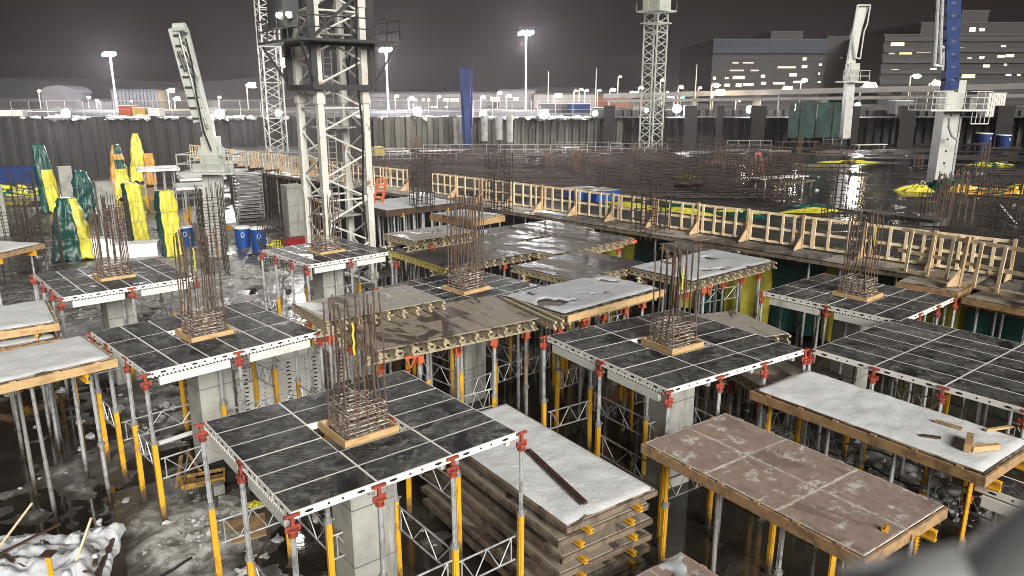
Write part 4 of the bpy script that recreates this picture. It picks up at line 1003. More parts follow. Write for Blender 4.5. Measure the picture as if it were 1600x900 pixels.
for i in range(46):
    px = rr.uniform(600, 1590); py = rr.uniform(225, 262) if i % 2 else rr.uniform(232, 320)
    ln = 252 + (px - 560) * .11
    if py > ln - 12: py = rr.uniform(228, ln - 14)
    L = rr.uniform(1.5, 5); b = MB(); k = i % 3; hh = rr.uniform(.3, .9)
    if k == 0:
        b.box((0, 0, hh), (L, 1.0, .07))
        for x in (-L * .4, L * .4):
            for y in (-.4, .4): b.box((x, y, hh / 2), (.07, .07, hh))
        nm, lb, m_ = 'work_bench', 'low work bench standing on the dark slab', rr.choice(['timber_grey', 'dark_wood', 'rail_white'])
    elif k == 1:
        for j in range(4): b.box((rr.uniform(-.2, .2), j * .25 - .4, .08 + .1 * (j % 2)), (L, .18, .1))
        nm, lb, m_ = 'board_pile', 'pile of long boards lying on the dark slab', rr.choice(['dark_wood', 'timber_grey', 'dark_wood'])
    else:
        for j in range(5): b.tube((-L / 2, j * .2, .1 + .12 * (j % 2)), (L / 2, j * .2 + .1, .1 + .12 * (j % 2)), .05, 5)
        nm, lb, m_ = 'bar_bundle', 'bundle of steel bars lying on the dark slab', 'rust_dark'
    tag(ob(nm, b.mesh(nm, M[m_]), None, G(px, py, 3.79), rr.uniform(-.3, .9)), lb, nm.replace('_', ' '), {'work_bench': 'benches', 'board_pile': 'board piles', 'bar_bundle': 'bar bundles'}[nm] + ' scattered on the slab')
sc_ = MB()
for i in range(45):
    px = rr.uniform(600, 1590); ln = 250 + (px - 560) * .11; py = rr.uniform(232, ln - 6); p = G(px, py, 3.8); lump(sc_, p, rr.uniform(.06, .16), .5, 0, i)
tag(ob('snow_scraps', sc_.mesh('snow_scraps', M['snow'])), 'small white scraps of snow scattered over the dark slab', 'snow', kind='stuff')
rm = MB(); rr = random.Random(21)
def on_slab(x, y): return (Vector((x, y)) - FA).dot(FN) > 1.2 and y < 88
for k in range(150):
    y = 44 + k * .3; xs_ = [x for x in [-20 + .5 * i for i in range(74)] if on_slab(x, y)]
    if xs_:
        a = xs_[0] + rr.uniform(0, 1.5); 
        while a < 16:
            L = rr.uniform(5, 11)
            if rr.random() < .8: rm.bar((a, y, 3.93 + rr.uniform(0, .12)), (min(a + L, 17), y + rr.uniform(-.2, .2), 3.93 + rr.uniform(0, .12)), .045)
            a += L + rr.uniform(.2, 1)
for k in range(46):
    x = -16 + k * .7; ys_ = [y for y in range(44, 89) if on_slab(x, y)]
    if len(ys_) > 3: rm.bar((x, ys_[0], 3.98), (x + rr.uniform(-.5, .5), ys_[-1], 3.98), .04)
tag(ob('rebar_mat', rm.mesh('rebar_mat', M['rust_dark'])), 'wide mat of rusty reinforcing bars laid over the left part of the slab', 'reinforcement', kind='stuff')
for i in range(34):
    px = rr.uniform(620, 1595); ln = 252 + (px - 560) * .11; py = rr.uniform(236, ln - 6)
    h_ = rr.choice([1.1, 1.5, 1.9]); o = ob('starter_bars', cached(('sb', h_), lambda: (lambda b: ([b.tube((.22 * (j % 3), .3 * (j // 3), 0), (.22 * (j % 3) + random.uniform(-.05, .05), .3 * (j // 3), h_ * random.uniform(.8, 1.1)), .022, 5) for j in range(9)], [b.bar((-.05, -.03 + .66 * q, .5), (.5, -.03 + .66 * q, .5), .03) for q in (0, 1)], b.mesh('starter_bars', M['rust']))[-1])(MB())), None, G(px, py, 3.79), rr.uniform(0, 1.5))
    tag(o, 'bunch of rusty starter bars standing up out of the dark slab', 'starter bars', 'starter bar bunches on the slab')
for i, (p, q) in enumerate([((789, 466), (868, 502)), ((800, 464), (880, 500))]):
    a_, c_ = G(*p, 4.05), G(*q, 4.05); d = c_ - a_; o = ob('loose_girder', girder_mesh(round(d.length, 1)), None, (a_ + c_) / 2, math.atan2(d.y, d.x))
    tag(o, ['outer loose lattice girder beside the melted snow table', 'inner loose lattice girder beside the melted snow table'][i], 'girder', 'loose girders beside the melted snow table')
# steel pipe frame and plank strip beyond the guardrail at the right
b = MB(); a_, c_ = G(1315, 326, 3.8), G(1465, 345, 3.8); b.bar(a_, c_, .9, .15)
tag(ob('plank_walkway', b.mesh('plank_walkway', M['brown_wet'])), 'brown plank walkway lying beside the large puddle', 'walkway')
b = MB(); a_, c_ = G(1563, 320, 4.2), G(1588, 350, 3.85); b.bar(a_, c_, .07, .05)
tag(ob('white_plank', b.mesh('white_plank', M['white_plain'])), 'thin white plank leaning on the slab at the right', 'plank')
b = MB(); a_, c_ = G(585, 300, 5.0), G(592, 282, 5.2)
for s in (0, .5): b.bar(G(583, 318, 3.9) + Vector((s, 0, 0)), G(590, 280, 5.2) + Vector((s, 0, 0)), .12)
for k in range(5): p = G(583, 318, 3.9).lerp(G(590, 280, 5.2), k / 4); b.bar(p, p + Vector((.5, 0, 0)), .1)
tag(ob('orange_ladder', b.mesh('orange_ladder', M['orange'])), 'orange ladder frame leaning right of the crane mast', 'ladder')
b = MB(); p = D(1180, 240, 60); b.bar(p, D(1190, 240, 60), .15); b.bar(D(1189, 240, 60), D(1192, 266, 60), .12); b.bar(p, D(1181, 252, 60), .12)
tag(ob('angle_stand', b.mesh('angle_stand', M['orange'])), 'small orange and white angle frame far out on the slab', 'frame')

# ------------------------------------------------------------------ tower cranes
def mast(name, label, cx, cy, side, z0, z1, ang, lw, half, mat, brace_w, legs_mat=None, cat='tower crane', hz=4):
    t = empty(name, (cx, cy, z0), ang, label, cat); s = side / 2; h = z1 - z0
    cs = [(-s, -s), (s, -s), (s, s), (-s, s)]
    for x, y in cs:
        b = MB(); b.box((x, y, h / 2), (lw, lw, h))
        if lw > .15:
            for k in range(int(h / 4.6) + 1): b.box((x, y, .4 + k * 4.6), (lw * 1.3, lw * 1.3, .35))
        ob('leg', b.mesh('leg', M[legs_mat or mat]), t)
    for f in range(4):
        a, c = Vector((*cs[f], 0)), Vector((*cs[(f + 1) % 4], 0)); b = MB(); n = int(h / half)
        for k in range(n):
            p, q = (a, c) if k % 2 else (c, a)
            b.tube(p + Vector((0, 0, k * half)), q + Vector((0, 0, (k + 1) * half)), brace_w, 6)
            if k % hz == 0: b.tube(a + Vector((0, 0, k * half)), c + Vector((0, 0, k * half)), brace_w, 6)
        ob('lattice_face', b.mesh('lattice_face', M[mat]), t)
    return t
t = mast('crane_mast', 'big white lattice crane mast with rust stains rising in the left centre', -9.25, 39.2, 2.45, 0, 22, R(38), .33, 1.15, 'mast_white', .055)
# climbing frame: dark collar
cf = MB(); s = 1.55
for x, y in ((-s, -s), (s, -s), (s, s), (-s, s)): cf.box((x, y, 14.9), (.28, .28, 9.6))
for z in (10.2, 12.3, 15.2, 17.5):
    for k in range(4):
        a = [(-s, -s), (s, -s), (s, s), (-s, s)][k]; c = [(s, -s), (s, s), (-s, s), (-s, -s)][k]
        cf.bar((*a, z), (*c, z), .2, .28)
for k in range(4):
    a = [(-s, -s), (s, -s), (s, s), (-s, s)][k]; c = [(s, -s), (s, s), (-s, s), (-s, -s)][k]
    cf.bar((*a, 12.5), (*c, 15.1), .12); cf.bar((*a, 17.4), (*c, 15.3), .12); cf.bar((*a, 10.3), (a[0] * 1.6, a[1] * 1.6, 12.2), .1)
ob('climbing_frame', cf.mesh('climbing_frame', M['dark_steel']), t)
pf_ = MB()
for k in range(4):
    r = k * math.pi / 2; cc = Vector((math.cos(r) * 2.15, math.sin(r) * 2.15, 12.35)); pf_.box(cc, (1.0, 5.3, .12), 0, r) if k % 2 == 0 else pf_.box(cc + Vector((0, 0, .004)), (1.0, 3.3, .12), 0, r)
for z in (12.9, 13.4):
    for k in range(4):
        q = 2.62; a = [(-q, -q), (q, -q), (q, q), (-q, q)][k]; c = [(q, -q), (q, q), (-q, q), (-q, -q)][k]; pf_.tube((*a, z), (*c, z), .03, 5)
for x in (-2.62, -1.3, 0, 1.3, 2.62):
    for y in (-2.62, 2.62): pf_.tube((x, y, 12.3), (x, y, 13.45), .03, 5); pf_.tube((y, x, 12.3), (y, x, 13.45), .03, 5)
ob('platform', pf_.mesh('platform', M['dark_steel']), t)
pn = MB(); pn.box((-2.1, .4, 16), (.8, 2.0, 6)); ob('hydraulic_unit', pn.mesh('hydraulic_unit', M['dark_steel']), t)
ld = MB()
for s_ in (-.22, .22): ld.bar((s_, .3, 0), (s_, .3, 12), .05)
for k in range(40): ld.bar((-.22, .3, .3 * k), (.22, .3, .3 * k), .03)
for k in range(3): ld.box((.2, .5, 3.6 + k * 4.6), (1.9, 1.6, .08))
ob('ladder', ld.mesh('ladder', M['galv_dull']), t)
hs = MB(); pts = [Vector((.9, -1.32, z)) + Vector((.08 * math.sin(z), 0, 0)) for z in [20 - .8 * i for i in range(23)]]; hs.path(pts, .05, 6); ob('hose', hs.mesh('hose', M['black_and_hole_shade']), t)
p = D(432, 222, 84); mast('crane_mast', 'distant grey lattice crane mast just left of the big one', p.x, 84, 1.9, 3.6, 24, R(32), .13, .95, 'mast_grey', .05)
p = D(1017, 210, 84); t = mast('crane_mast', 'slim distant white lattice crane mast right of the centre', p.x, 84, 1.75, 3.6, 26, R(42), .13, .8, 'boom', .05)
b = MB(); zt = D(1017, 18, 84).z - 3.6; b.box((0, 0, zt), (3.0, 3.0, .15)); b.box((0, 0, zt - 1.2), (2.4, 2.4, .12)); b.box((0, 0, zt + 1.6), (2.1, 2.1, 3))
for x in (-1.5, 0, 1.5):
    for y in (-1.5, 1.5): b.tube((x, y, zt), (x, y, zt + .9), .04, 5); b.tube((y, x, zt), (y, x, zt + .9), .04, 5)
ob('climbing_frame', b.mesh('climbing_frame', M['boom']), t)

# ------------------------------------------------------------------ concrete placing booms
def boom_left():
    Y = 45.5; t = empty('placing_boom', D(338, 400, Y), 0, 'pale folded concrete placing boom leaning left on its mast behind the yellow wrapped columns', 'placing boom')
    inv = Matrix.Translation(-t.location)
    L = lambda px, py, dy=0: (D(px, py, Y + dy) - t.location)
    b = MB()
    b.bar(L(338, 400), L(332, 268), .95, .95); ob('mast', b.mesh('mast', M['mast_grey']), t)
    for k in range(6):
        b = MB(); px = 325 + k * 4.4; b.bar(L(px + 2, 345, -.55), L(px - 1, 275, -.55), .09, .07); ob('mast_rib', b.mesh('mast_rib', M['boom']), t)
    b = MB(); b.box(L(333, 262), (1.9, 1.6, .5)); b.box(L(332, 246), (1.1, 1.1, 1.1)); b.tube(L(331, 238) + Vector((-.7, 0, 0)), L(331, 238) + Vector((.7, 0, 0)), .35, 10); b.box(L(330, 225), (.9, .9, .9)); ob('turret', b.mesh('turret', M['boom']), t)
    for (p, q, w0, tp, dy, nm) in [((331, 232), (321, 178), .62, 1.1, -.1, 'boom_arm'), ((314, 190), (272, 44), .75, .8, -.25, 'boom_arm'), ((322, 188), (288, 45), .5, .8, .25, 'boom_arm'), ((330, 226), (305, 150), .42, .8, .55, 'boom_arm'), ((326, 196), (291, 48), .3, .8, .75, 'boom_arm')]:
        b = MB(); b.bar(L(*p, dy), L(*q, dy), w0, .42, 0, (0, 1, 0), tp); ob(nm, b.mesh(nm, M['boom']), t)
    for (p, q, dy) in [((318, 195), (279, 50), -.62), ((324, 200), (296, 110), -.5), ((310, 120), (283, 62), -.55)]:
        b = MB(); b.tube(L(*p, dy), L(*q, dy), .07, 8); ob('delivery_pipe', b.mesh('delivery_pipe', M['galv_dull']), t)
    b = MB(); b.tube(L(272, 44, -.3), L(290, 43, -.3), .28, 10); b.tube(L(309, 160, -.65), L(318, 205, -.65), .12, 8); b.tube(L(279, 80, -.6), L(290, 110, -.6), .1, 8, 1); ob('hydraulic_ram', b.mesh('hydraulic_ram', [M['boom'], M['dark_steel']]), t)
    for k in range(9):
        p = L(310 - 31 * k / 8 * 1.0, 185 - 130 * k / 8, -.5); b = MB(); b.box(p, (.75 - .02 * k, .12, .1)); b.box(p + Vector((.2, -.1, .12)), (.16, .12, .2)); ob('pipe_clamp', b.mesh('pipe_clamp', M['dark_steel']), t)
    b = MB(); b.path([L(290, 60, -.75), L(300, 100, -.9), L(307, 150, -.8), L(318, 205, -.9), L(330, 235, -.8)], .05, 6); ob('hose', b.mesh('hose', M['black_and_hole_shade']), t)
    b = MB(); z = L(333, 268).z
    b.box((L(333, 268).x, 0, z), (3.4, 2.6, .12))
    for x in (-1.6, -.8, 0, .8, 1.6):
        for y in (-1.25, 1.25): b.tube((x + L(333, 268).x, y, z), (x + L(333, 268).x, y, z + 1.1), .035, 5)
    for zz in (.55, 1.1):
        for y in (-1.25, 1.25): b.tube((L(333, 268).x - 1.6, y, z + zz), (L(333, 268).x + 1.6, y, z + zz), .035, 5)
        for x in (-1.6, 1.6): b.tube((L(333, 268).x + x, -1.25, z + zz), (L(333, 268).x + x, 1.25, z + zz), .035, 5)
    ob('platform', b.mesh('platform', M['mast_grey']), t)
boom_left()
def boom_right():
    Y = 53.0; base = G(1465, 285, 3.8); t = empty('placing_boom', base, 0, 'blue placing boom on a perforated grey box mast with railed platform at the right', 'placing boom')
    L = lambda px, py, dy=0: (D(px, py, Y + dy) - base)
    b = MB(); top = L(1473, 172); b.box((0, 0, (top.z - 1.6) / 2), (1.1, 1.1, top.z + 1.6))
    for k in range(9):
        b.box((-.05, -.553, .6 + k * .82), (.13, .012, .13), 1)  # black squares on the face, painted shade of the mast holes
    ob('mast', b.mesh('mast', [M['mast_grey'], M['black_and_hole_shade']]), t)
    b = MB(); b.tube((.85, -.2, 0), (.85, -.2, top.z - .5), .09, 8); ob('delivery_pipe', b.mesh('delivery_pipe', M['galv']), t)
    b = MB(); z = top.z; b.box((0, 0, z), (4.0, 3.0, .12)); 
    for x in [-2.0 + .5 * i for i in range(9)]:
        if abs(x) > .6:
            for y in (-1.5, 1.5): b.tube((x, y, z), (x, y, z + 1.25), .03, 5)
    for zz in (.42, .84, 1.25):
        for s in (-1, 1):
            b.tube((s * .6, -1.5, z + zz), (s * 2.0, -1.5, z + zz), .03, 5); b.tube((s * .6, 1.5, z + zz), (s * 2.0, 1.5, z + zz), .03, 5); b.tube((s * 2, -1.5, z + zz), (s * 2, 1.5, z + zz), .03, 5)
    for x in (1.0, 1.3, 1.6, 1.9, 2.2): b.tube((x, -1.2, z - .9), (x, -1.2, z), .03, 5)
    b.tube((1.0, -1.2, z - .9), (2.2, -1.2, z - .9), .04, 5)
    ob('platform', b.mesh('platform', M['rail_white']), t)
    b = MB(); b.box((0, 0, z + .6), (1.2, 1.2, 1.2)); b.tube((-.6, 0, z + 1.5), (.7, 0, z + 1.5), .4, 12); b.box((.5, 0, z + 1.1), (.5, .9, 1.8)); ob('turret', b.mesh('turret', M['boom']), t)
    for (p, q, w0, dy, tp) in [((1483, 140), (1490, -40), .95, 0, .9), ((1478, 130), (1481, -40), .35, -.6, 1)]:
        b = MB(); b.bar(L(*p, dy), L(*q, dy), w0, .6, 0, (0, 1, 0), tp); ob('boom_arm', b.mesh('boom_arm', M['blue_paint']), t)
    b = MB()
    for q in ([(1460, 102), (1463, 60), (1467, -30)], [(1469, 100), (1470, 60), (1474, -30)], [(1460, 102), (1472, 104)], [(1468, 98), (1478, 76), (1468, 72)], [(1472, 110), (1478, 76)]):
        b.path([L(*a, -.7) for a in q], .11, 8)
    ob('delivery_pipe', b.mesh('delivery_pipe', M['galv']), t)
    for k in range(7):
        b = MB(); b.box(L(1477, 125 - 20 * k, -.45), (1.2, .25, .14)); ob('pipe_clamp', b.mesh('pipe_clamp', M['dark_steel']), t)
    b = MB(); b.path([L(1484, 183, -1.2), L(1482, 198, -1.2), L(1487, 212, -1.2), L(1495, 218, -1.2)], .08, 8); ob('hose', b.mesh('hose', M['galv_dull']), t)
boom_right()
def boom_thin():
    Y = 78.; base = D(1322, 215, Y); base.z = 3.8; t = empty('placing_boom', base, 0, 'slim grey placing boom with looped steel frame against the dark office block', 'placing boom')
    L = lambda px, py, dy=0: (D(px, py, Y + dy) - base)
    b = MB(); b.bar(L(1320, 216), L(1330, 100), .8, .8, 0, (0, 1, 0)); ob('mast', b.mesh('mast', M['mast_grey']), t)
    b = MB(); b.bar(L(1328, 105), L(1346, 8), .75, .5, 0, (0, 1, 0)); b.bar(L(1334, 60), L(1350, 10), .8, .4, 0, (0, 1, 0)); ob('boom_arm', b.mesh('boom_arm', M['boom']), t)
    b = MB(); b.path([L(*q, -.5) for q in [(1337, 90), (1344, 92), (1350, 50), (1355, 38), (1360, 8), (1340, 8), (1333, 50), (1337, 90)]], .07, 6); ob('pipe_frame', b.mesh('pipe_frame', M['rail_white']), t)
    b = MB(); p = L(1331, 128); b.box(p, (2.6, 1.8, .12)); b.box(p + Vector((0, 0, .9)), (.9, .9, 1.8))
    for x in (-1.3, -.4, .4, 1.3): b.tube(p + Vector((x, -.9, 0)), p + Vector((x, -.9, 1.1)), .04, 5)
    for zz in (.55, 1.1): b.tube(p + Vector((-1.3, -.9, zz)), p + Vector((1.3, -.9, zz)), .04, 5)
    ob('platform', b.mesh('platform', M['mast_grey']), t)
boom_thin()
def blue_post():
    Y = 86.; base = D(730, 228, Y); t = empty('blue_boom', base, 0, 'tall dark blue folded boom standing at the far wall in the centre', 'placing boom')
    L = lambda px, py, dy=0: (D(px, py, Y + dy) - base)
    b = MB(); b.bar(L(731, 230), L(726, 107), 1.0, .8, 0, (0, 1, 0), 1.15); ob('boom_arm', b.mesh('boom_arm', M['blue_paint']), t)
    b = MB(); b.path([L(737, 200, -.6), L(737, 107, -.6), L(724, 107, -.6)], .12, 6); b.tube(L(723, 140, -.6), L(728, 225, -.6), .12, 6); ob('pipe', b.mesh('pipe', M['blue_paint']), t)
blue_post()
for i, (px, y0, y1) in enumerate([(715, 184, 225), (757, 180, 220), (780, 182, 218), (796, 178, 222)]):
    b = MB(); p = D(px, y1, 88); q = D(px, y0, 88); b.tube((0, 0, 0), (0, 0, q.z - p.z), .42, 14)
    tag(ob('concrete_pile', b.mesh('concrete_pile', M['concrete_dull']), None, (p.x, 88, p.z)), ['pale pile left of the blue boom', 'wide pale pile right of the blue boom', 'third pale pile right of the blue boom', 'pale pile with a blue cap right of the blue boom'][i], 'pile', 'pale piles by the far wall')
# soldier posts on the right
for i in range(9):
    px = [950, 1030, 1075, 1120, 1180, 1275, 1330, 1410, 1560][i]; b = MB(); p = D(px, 235, 92); q = D(px, 165, 92); b.box((0, 0, (q.z - p.z) / 2), ([1.3, .9, 1.5, .8, 1.7, 1.0, .8, 1.9, 2][i], .8, q.z - p.z)); b.box((0, -.45, (q.z - p.z) * .6), ([1.5, 1.1, 1.7, 1.0, 1.9, 1.2, 1, 2.1, 2.2][i], .1, .25))
    tag(ob('shoring_pier', b.mesh('shoring_pier', M['black_and_hole_shade']), None, (p.x, 92, p.z)), ordn(i) + ' black pier in front of the far right shoring wall, counted from the left', 'pier', 'black piers at the far right wall')
b = MB(); p = D(1272, 215, 90); q = D(1272, 160, 90); 
for i in range(10): b.bar((-2.9 + i * .65, .1 * math.sin(i * 2), 0), (-2.9 + i * .65, .1 * math.sin(i * 2 + 1), q.z - p.z), .64, .06)
tag(ob('debris_net', b.mesh('debris_net', M['green_net']), None, (p.x, 90, p.z)), 'green netted scaffold screen at the far right wall', 'net')

# ------------------------------------------------------------------ lamps
def lamp_light(loc, power, c=(1, .96, .88), r=.25):
    l = bpy.data.lights.new('work_light_lamp', 'POINT'); l.energy = power; l.color = c; l.shadow_soft_size = r
    o = bpy.data.objects.new('work_light_lamp', l); col.objects.link(o); o.location = loc; return o
def flood(px, py, Y, label, s=.5, power=900, mat='lamp_w', zg=7.25, grp='work lights on the far pit edge'):
    p = D(px, py, Y); t = empty('work_light', (p.x, Y, zg), 0, label, 'work light', grp)
    h = p.z - zg; b = MB()
    if h > .2: b.tube((0, .1, 0), (0, .1, h), .06, 6)
    b.box((0, .12, h), (s * 1.1, .16, s)); ob('stand', b.mesh('stand', M['dark_steel']), t)
    b = MB(); b.tube((0, .03, h), (0, -.03, h), s * .48, 16); ob('lamp_face', b.mesh('lamp_face', M[mat]), t)
    if power and Y > 50:      # the flood itself faces the pit
        l = bpy.data.lights.new('work_light_beam', 'SPOT'); l.energy = power * 2.2; l.color = (1, .97, .95); l.spot_size = R(125); l.spot_blend = .9; l.shadow_soft_size = .4
        o = bpy.data.objects.new('work_light_beam', l); col.objects.link(o); o.location = (p.x, Y - 1.2, p.z + .3)
        o.rotation_euler = Vector((-p.x * .3, -Y, -4)).to_track_quat('-Z', 'Y').to_euler()
    if power: lamp_light((p.x - (1.2 if Y < 50 else 0), Y - (1.6 if Y < 50 else .9), p.z + (.0 if Y < 50 else 1.1)), power * (.5 if Y < 50 else .3))
for i, (px, py, s, pw) in enumerate([(103, 177, 1.0, 2600), (343, 178, 1.1, 2600), (435, 177, .8, 900), (652, 174, 1.0, 1800), (755, 178, .8, 1500), (850, 178, 1.1, 2200), (930, 177, .6, 700), (1010, 172, .5, 0), (1058, 170, 1.0, 1800), (1172, 171, .9, 1800), (1245, 168, .9, 1500), (1340, 165, .7, 900)]):
    flood(px, py, 89.5 if px < 960 else 95, ordn(i) + ' bright floodlight on the far pit edge, counted from the left', s, pw, zg=6.8)
flood(446, 98, 80, 'floodlight on the left side of the big crane mast', 1.0, 3000, grp='crane floodlights', zg=12.5); flood(451, 23, 37, 'floodlight hanging on the left of the climbing frame of the big crane', .3, 500, 'lamp_s', grp='crane floodlights', zg=14.0); flood(436, 24, 37.5, 'second smaller floodlight left of the climbing frame', .3, 0, 'lamp_s', grp='crane floodlights', zg=14.0)
def high_mast(px, py, Y, label, pw, heads=6, w_=2.2):
    p = D(px, py, Y); t = empty('lamp_mast', (p.x, Y, 7.25), 0, label, 'lamp mast', 'high lamp masts beyond the pit'); h = p.z - 7.25
    b = MB(); b.tube((0, 0, 0), (0, 0, h), .22, 8, 0, .12); b.box((0, 0, h), (w_, .5, .12)); ob('pole', b.mesh('pole', M['rail_white']), t)
    for i in range(heads):
        b = MB(); x = -w_ / 2 + w_ * (i + .5) / heads; b.box((x, -.3, h + .25 * (i % 2)), (w_ / heads * .9, .4, .42)); ob('lamp_head', b.mesh('lamp_head', M['lamp_w']), t)
    lamp_light((p.x, Y - 1.5, p.z - .6), pw, (.93, .93, 1), .6)
high_mast(172, 86, 140, 'bright high lamp mast at the far left', 17000); high_mast(603, 79, 140, 'bright high lamp mast right of the big crane', 17000); high_mast(822, 53, 140, 'tallest high lamp mast in the centre', 19000, 6, 2.6); 
def street_lamp(px, py, Y, label, mat='lamp_s', s=.5, pw=0, pole=True):
    p = D(px, py, Y); t = empty('street_lamp', (p.x, Y, 7.25), 0, label, 'street lamp', 'street lamps far beyond the pit'); h = p.z - 7.25
    b = MB(); b.tube((0, 0, 0), (0, 0, h), .09, 6); b.bar((0, 0, h), (s, -.3, h + .1), .12); ob('pole', b.mesh('pole', M['mast_grey']), t)
    b = MB(); lump(b, (s, -.3, h), s * .8, .6); ob('lamp_head', b.mesh('lamp_head', M[mat], True), t)
    if pw: lamp_light((p.x + s, Y - .6, p.z - .4), pw, (1, .8, .5))
for i, (px, py, m_, s, pw) in enumerate([(60, 142, 'lamp_s', .4, 0), (84, 145, 'lamp_s', .3, 0), (137, 152, 'lamp_s', .4, 0), (150, 157, 'lamp_s', .4, 0), (262, 141, 'lamp_y', .9, 900), (272, 154, 'lamp_y', .8, 700), (305, 139, 'lamp_y', .5, 0), (385, 133, 'lamp_y', 1.2, 1200), (341, 152, 'lamp_s', .4, 0), (70, 158, 'lamp_s', .8, 500),
        (617, 150, 'lamp_y', .5, 0), (638, 154, 'lamp_y', .8, 600), (683, 151, 'lamp_s', .5, 0), (751, 152, 'lamp_s', .6, 500), (777, 145, 'lamp_s', .6, 400), (791, 150, 'lamp_y', .7, 400), (865, 149, 'lamp_y', 1.0, 900), (897, 142, 'lamp_s', .4, 0), (905, 140, 'lamp_s', .5, 0), (914, 141, 'lamp_s', .4, 0), (934, 141, 'lamp_s', .4, 0),
        (953, 140, 'lamp_s', .7, 0), (966, 120, 'lamp_s', .4, 0), (980, 147, 'lamp_y', 1.3, 1500), (998, 137, 'lamp_s', .6, 0), (1034, 148, 'lamp_y', 1.3, 1500), (1032, 125, 'lamp_s', .5, 0), (1060, 136, 'lamp_s', .6, 0), (1091, 137, 'lamp_s', .4, 0), (1064, 152, 'lamp_g', .4, 0), (1054, 145, 'lamp_s', .4, 0),
        (1114, 144, 'lamp_y', 1.2, 1000), (1112, 133, 'lamp_y', .8, 0), (1218, 140, 'lamp_y', 1.3, 1200), (1345, 135, 'lamp_y', 1.5, 1500), (1452, 131, 'lamp_y', 1.6, 1500), (1423, 119, 'lamp_s', .9, 0), (1252, 125, 'lamp_s', .6, 0), (1277, 140, 'lamp_s', .4, 0), (1188, 155, 'lamp_s', .5, 0), (1150, 156, 'lamp_s', .5, 0)]):
    street_lamp(px, py, 150 if px < 1100 else 135, ordn(i % 29) + (' small street lamp' if s < .7 else ' glowing street lamp') + (' beyond the pit, counted from the left' if i < 29 else ' beyond the right half of the pit'), m_, s, pw)
# plain thin poles
for px, y0, lb in [(857, 112, 'thin bare pole right of the tallest lamp mast'), (932, 107, 'thin bare pole left of the slim crane mast'), (1089, 100, 'thin bare pole right of the slim crane mast')]:
    p = D(px, y0, 140); b = MB(); b.tube((0, 0, 0), (0, 0, p.z - 7.25), .14, 6, 0, .07); tag(ob('bare_pole', b.mesh('bare_pole', M['mast_grey']), None, (p.x, 140, 7.25)), lb, 'pole', 'bare poles beyond the pit')

# ------------------------------------------------------------------ buildings beyond
def win_mesh(w_, h_, mat):
    def f():
        b = MB(); b.box((0, 0, 0), (w_, .1, h_)); return b.mesh('window', M[mat])
    return cached(('win', round(w_, 2), round(h_, 2), mat), f)
def block(name, label, px0, px1, ytop, Y, dpt, mat, zg=7.25, rz=0.0, cat='building', roof=True):
    a, b_ = D(px0, ytop, Y), D(px1, ytop, Y); w_ = b_.x - a.x; h_ = a.z - zg
    t = empty(name, ((a.x + b_.x) / 2, Y, zg), rz, label, cat); b = MB(); b.box((0, dpt / 2, h_ / 2), (w_, dpt, h_)); ob('wall', b.mesh('wall', M[mat]), t)
    if roof: b = MB(); b.box((0, dpt / 2, h_ + .15), (w_ + .4, dpt + .4, .3)); ob('roof', b.mesh('roof', M['bldg_grey']), t)
    return t, w_, h_, a
def pwin(t, a, Y, px, py, wpx, hpx, mat, zg=7.25):
    p = D(px, py, Y); k = Y / FPX * .9
    ob('window', win_mesh(round(wpx * k, 1), round(hpx * k * .85, 1), mat), t, (p.x - t.location.x, -.06, p.z - zg))
# low halls along the street
t, w_, h_, a = block('long_hall', 'long low pale hall with a few lit windows behind the far wall in the centre', 560, 800, 146, 165, 18, 'bldg_pale')
for px in (650, 662, 670, 695, 705, 712): pwin(t, a, 165, px, 156, 5, 6, 'win_d')
for px in (699, 707, 715): pwin(t, a, 165, px, 156, 4, 6, 'win_y')
for px in (675, 681, 697): pwin(t, a, 165, px, 167, 4, 4, 'win_w')
b = MB()
for i in range(22): b.box((-w_ / 2 + w_ * i / 21, -.25, h_ * .35), (.08, .08, h_ * .7))
for z in (.25, .5, .75): b.box((0, -.2, h_ * z), (w_, .06, .08))
ob('facade_frame', b.mesh('facade_frame', M['hall_white']), t)
t, w_, h_, a = block('gabled_hall', 'pale hall with warm lit front right of the long one', 780, 836, 142, 162, 16, 'bldg_pale'); pwin(t, a, 162, 774, 155, 16, 8, 'win_y'); pwin(t, a, 162, 806, 155, 10, 7, 'win_d')
t, w_, h_, a = block('white_hall', 'white hall with a bright facade left of the slim crane mast', 834, 932, 148, 160, 16, 'hall_white')
t, w_, h_, a = block('brick_hall', 'orange brown hall just left of the slim crane mast', 932, 1005, 150, 165, 12, 'brick_red')
t, w_, h_, a = block('grey_shed', 'tall grey clad shed at the far left behind the lamp mast', 173, 246, 142, 150, 20, 'bldg_pale')
b = MB()
for i in range(14): b.box((-w_ / 2 + w_ * i / 13, -.08, h_ / 2), (.1, .1, h_))
ob('cladding_rib', b.mesh('cladding_rib', M['bldg_grey']), t); pwin(t, a, 150, 205, 158, 6, 4, 'win_w')
block('low_shed', 'low grey shed at the far left between the dome and the clad shed', 120, 175, 158, 150, 20, 'bldg_pale'); block('low_building', 'long low grey building behind the left boom', 246, 440, 158, 170, 15, 'bldg_grey')
block('low_building', 'dark low building at the left edge of the skyline', -30, 75, 162, 160, 15, 'bldg_grey')
t = empty('domed_shed', D(95, 178, 148), 0, 'pale round roofed shed at the far left', 'building'); t.location.z = 7.25
b = MB(); b.box((0, 3, 1.6), (6.5, 6, 3.2)); ob('wall', b.mesh('wall', M['bldg_pale']), t)
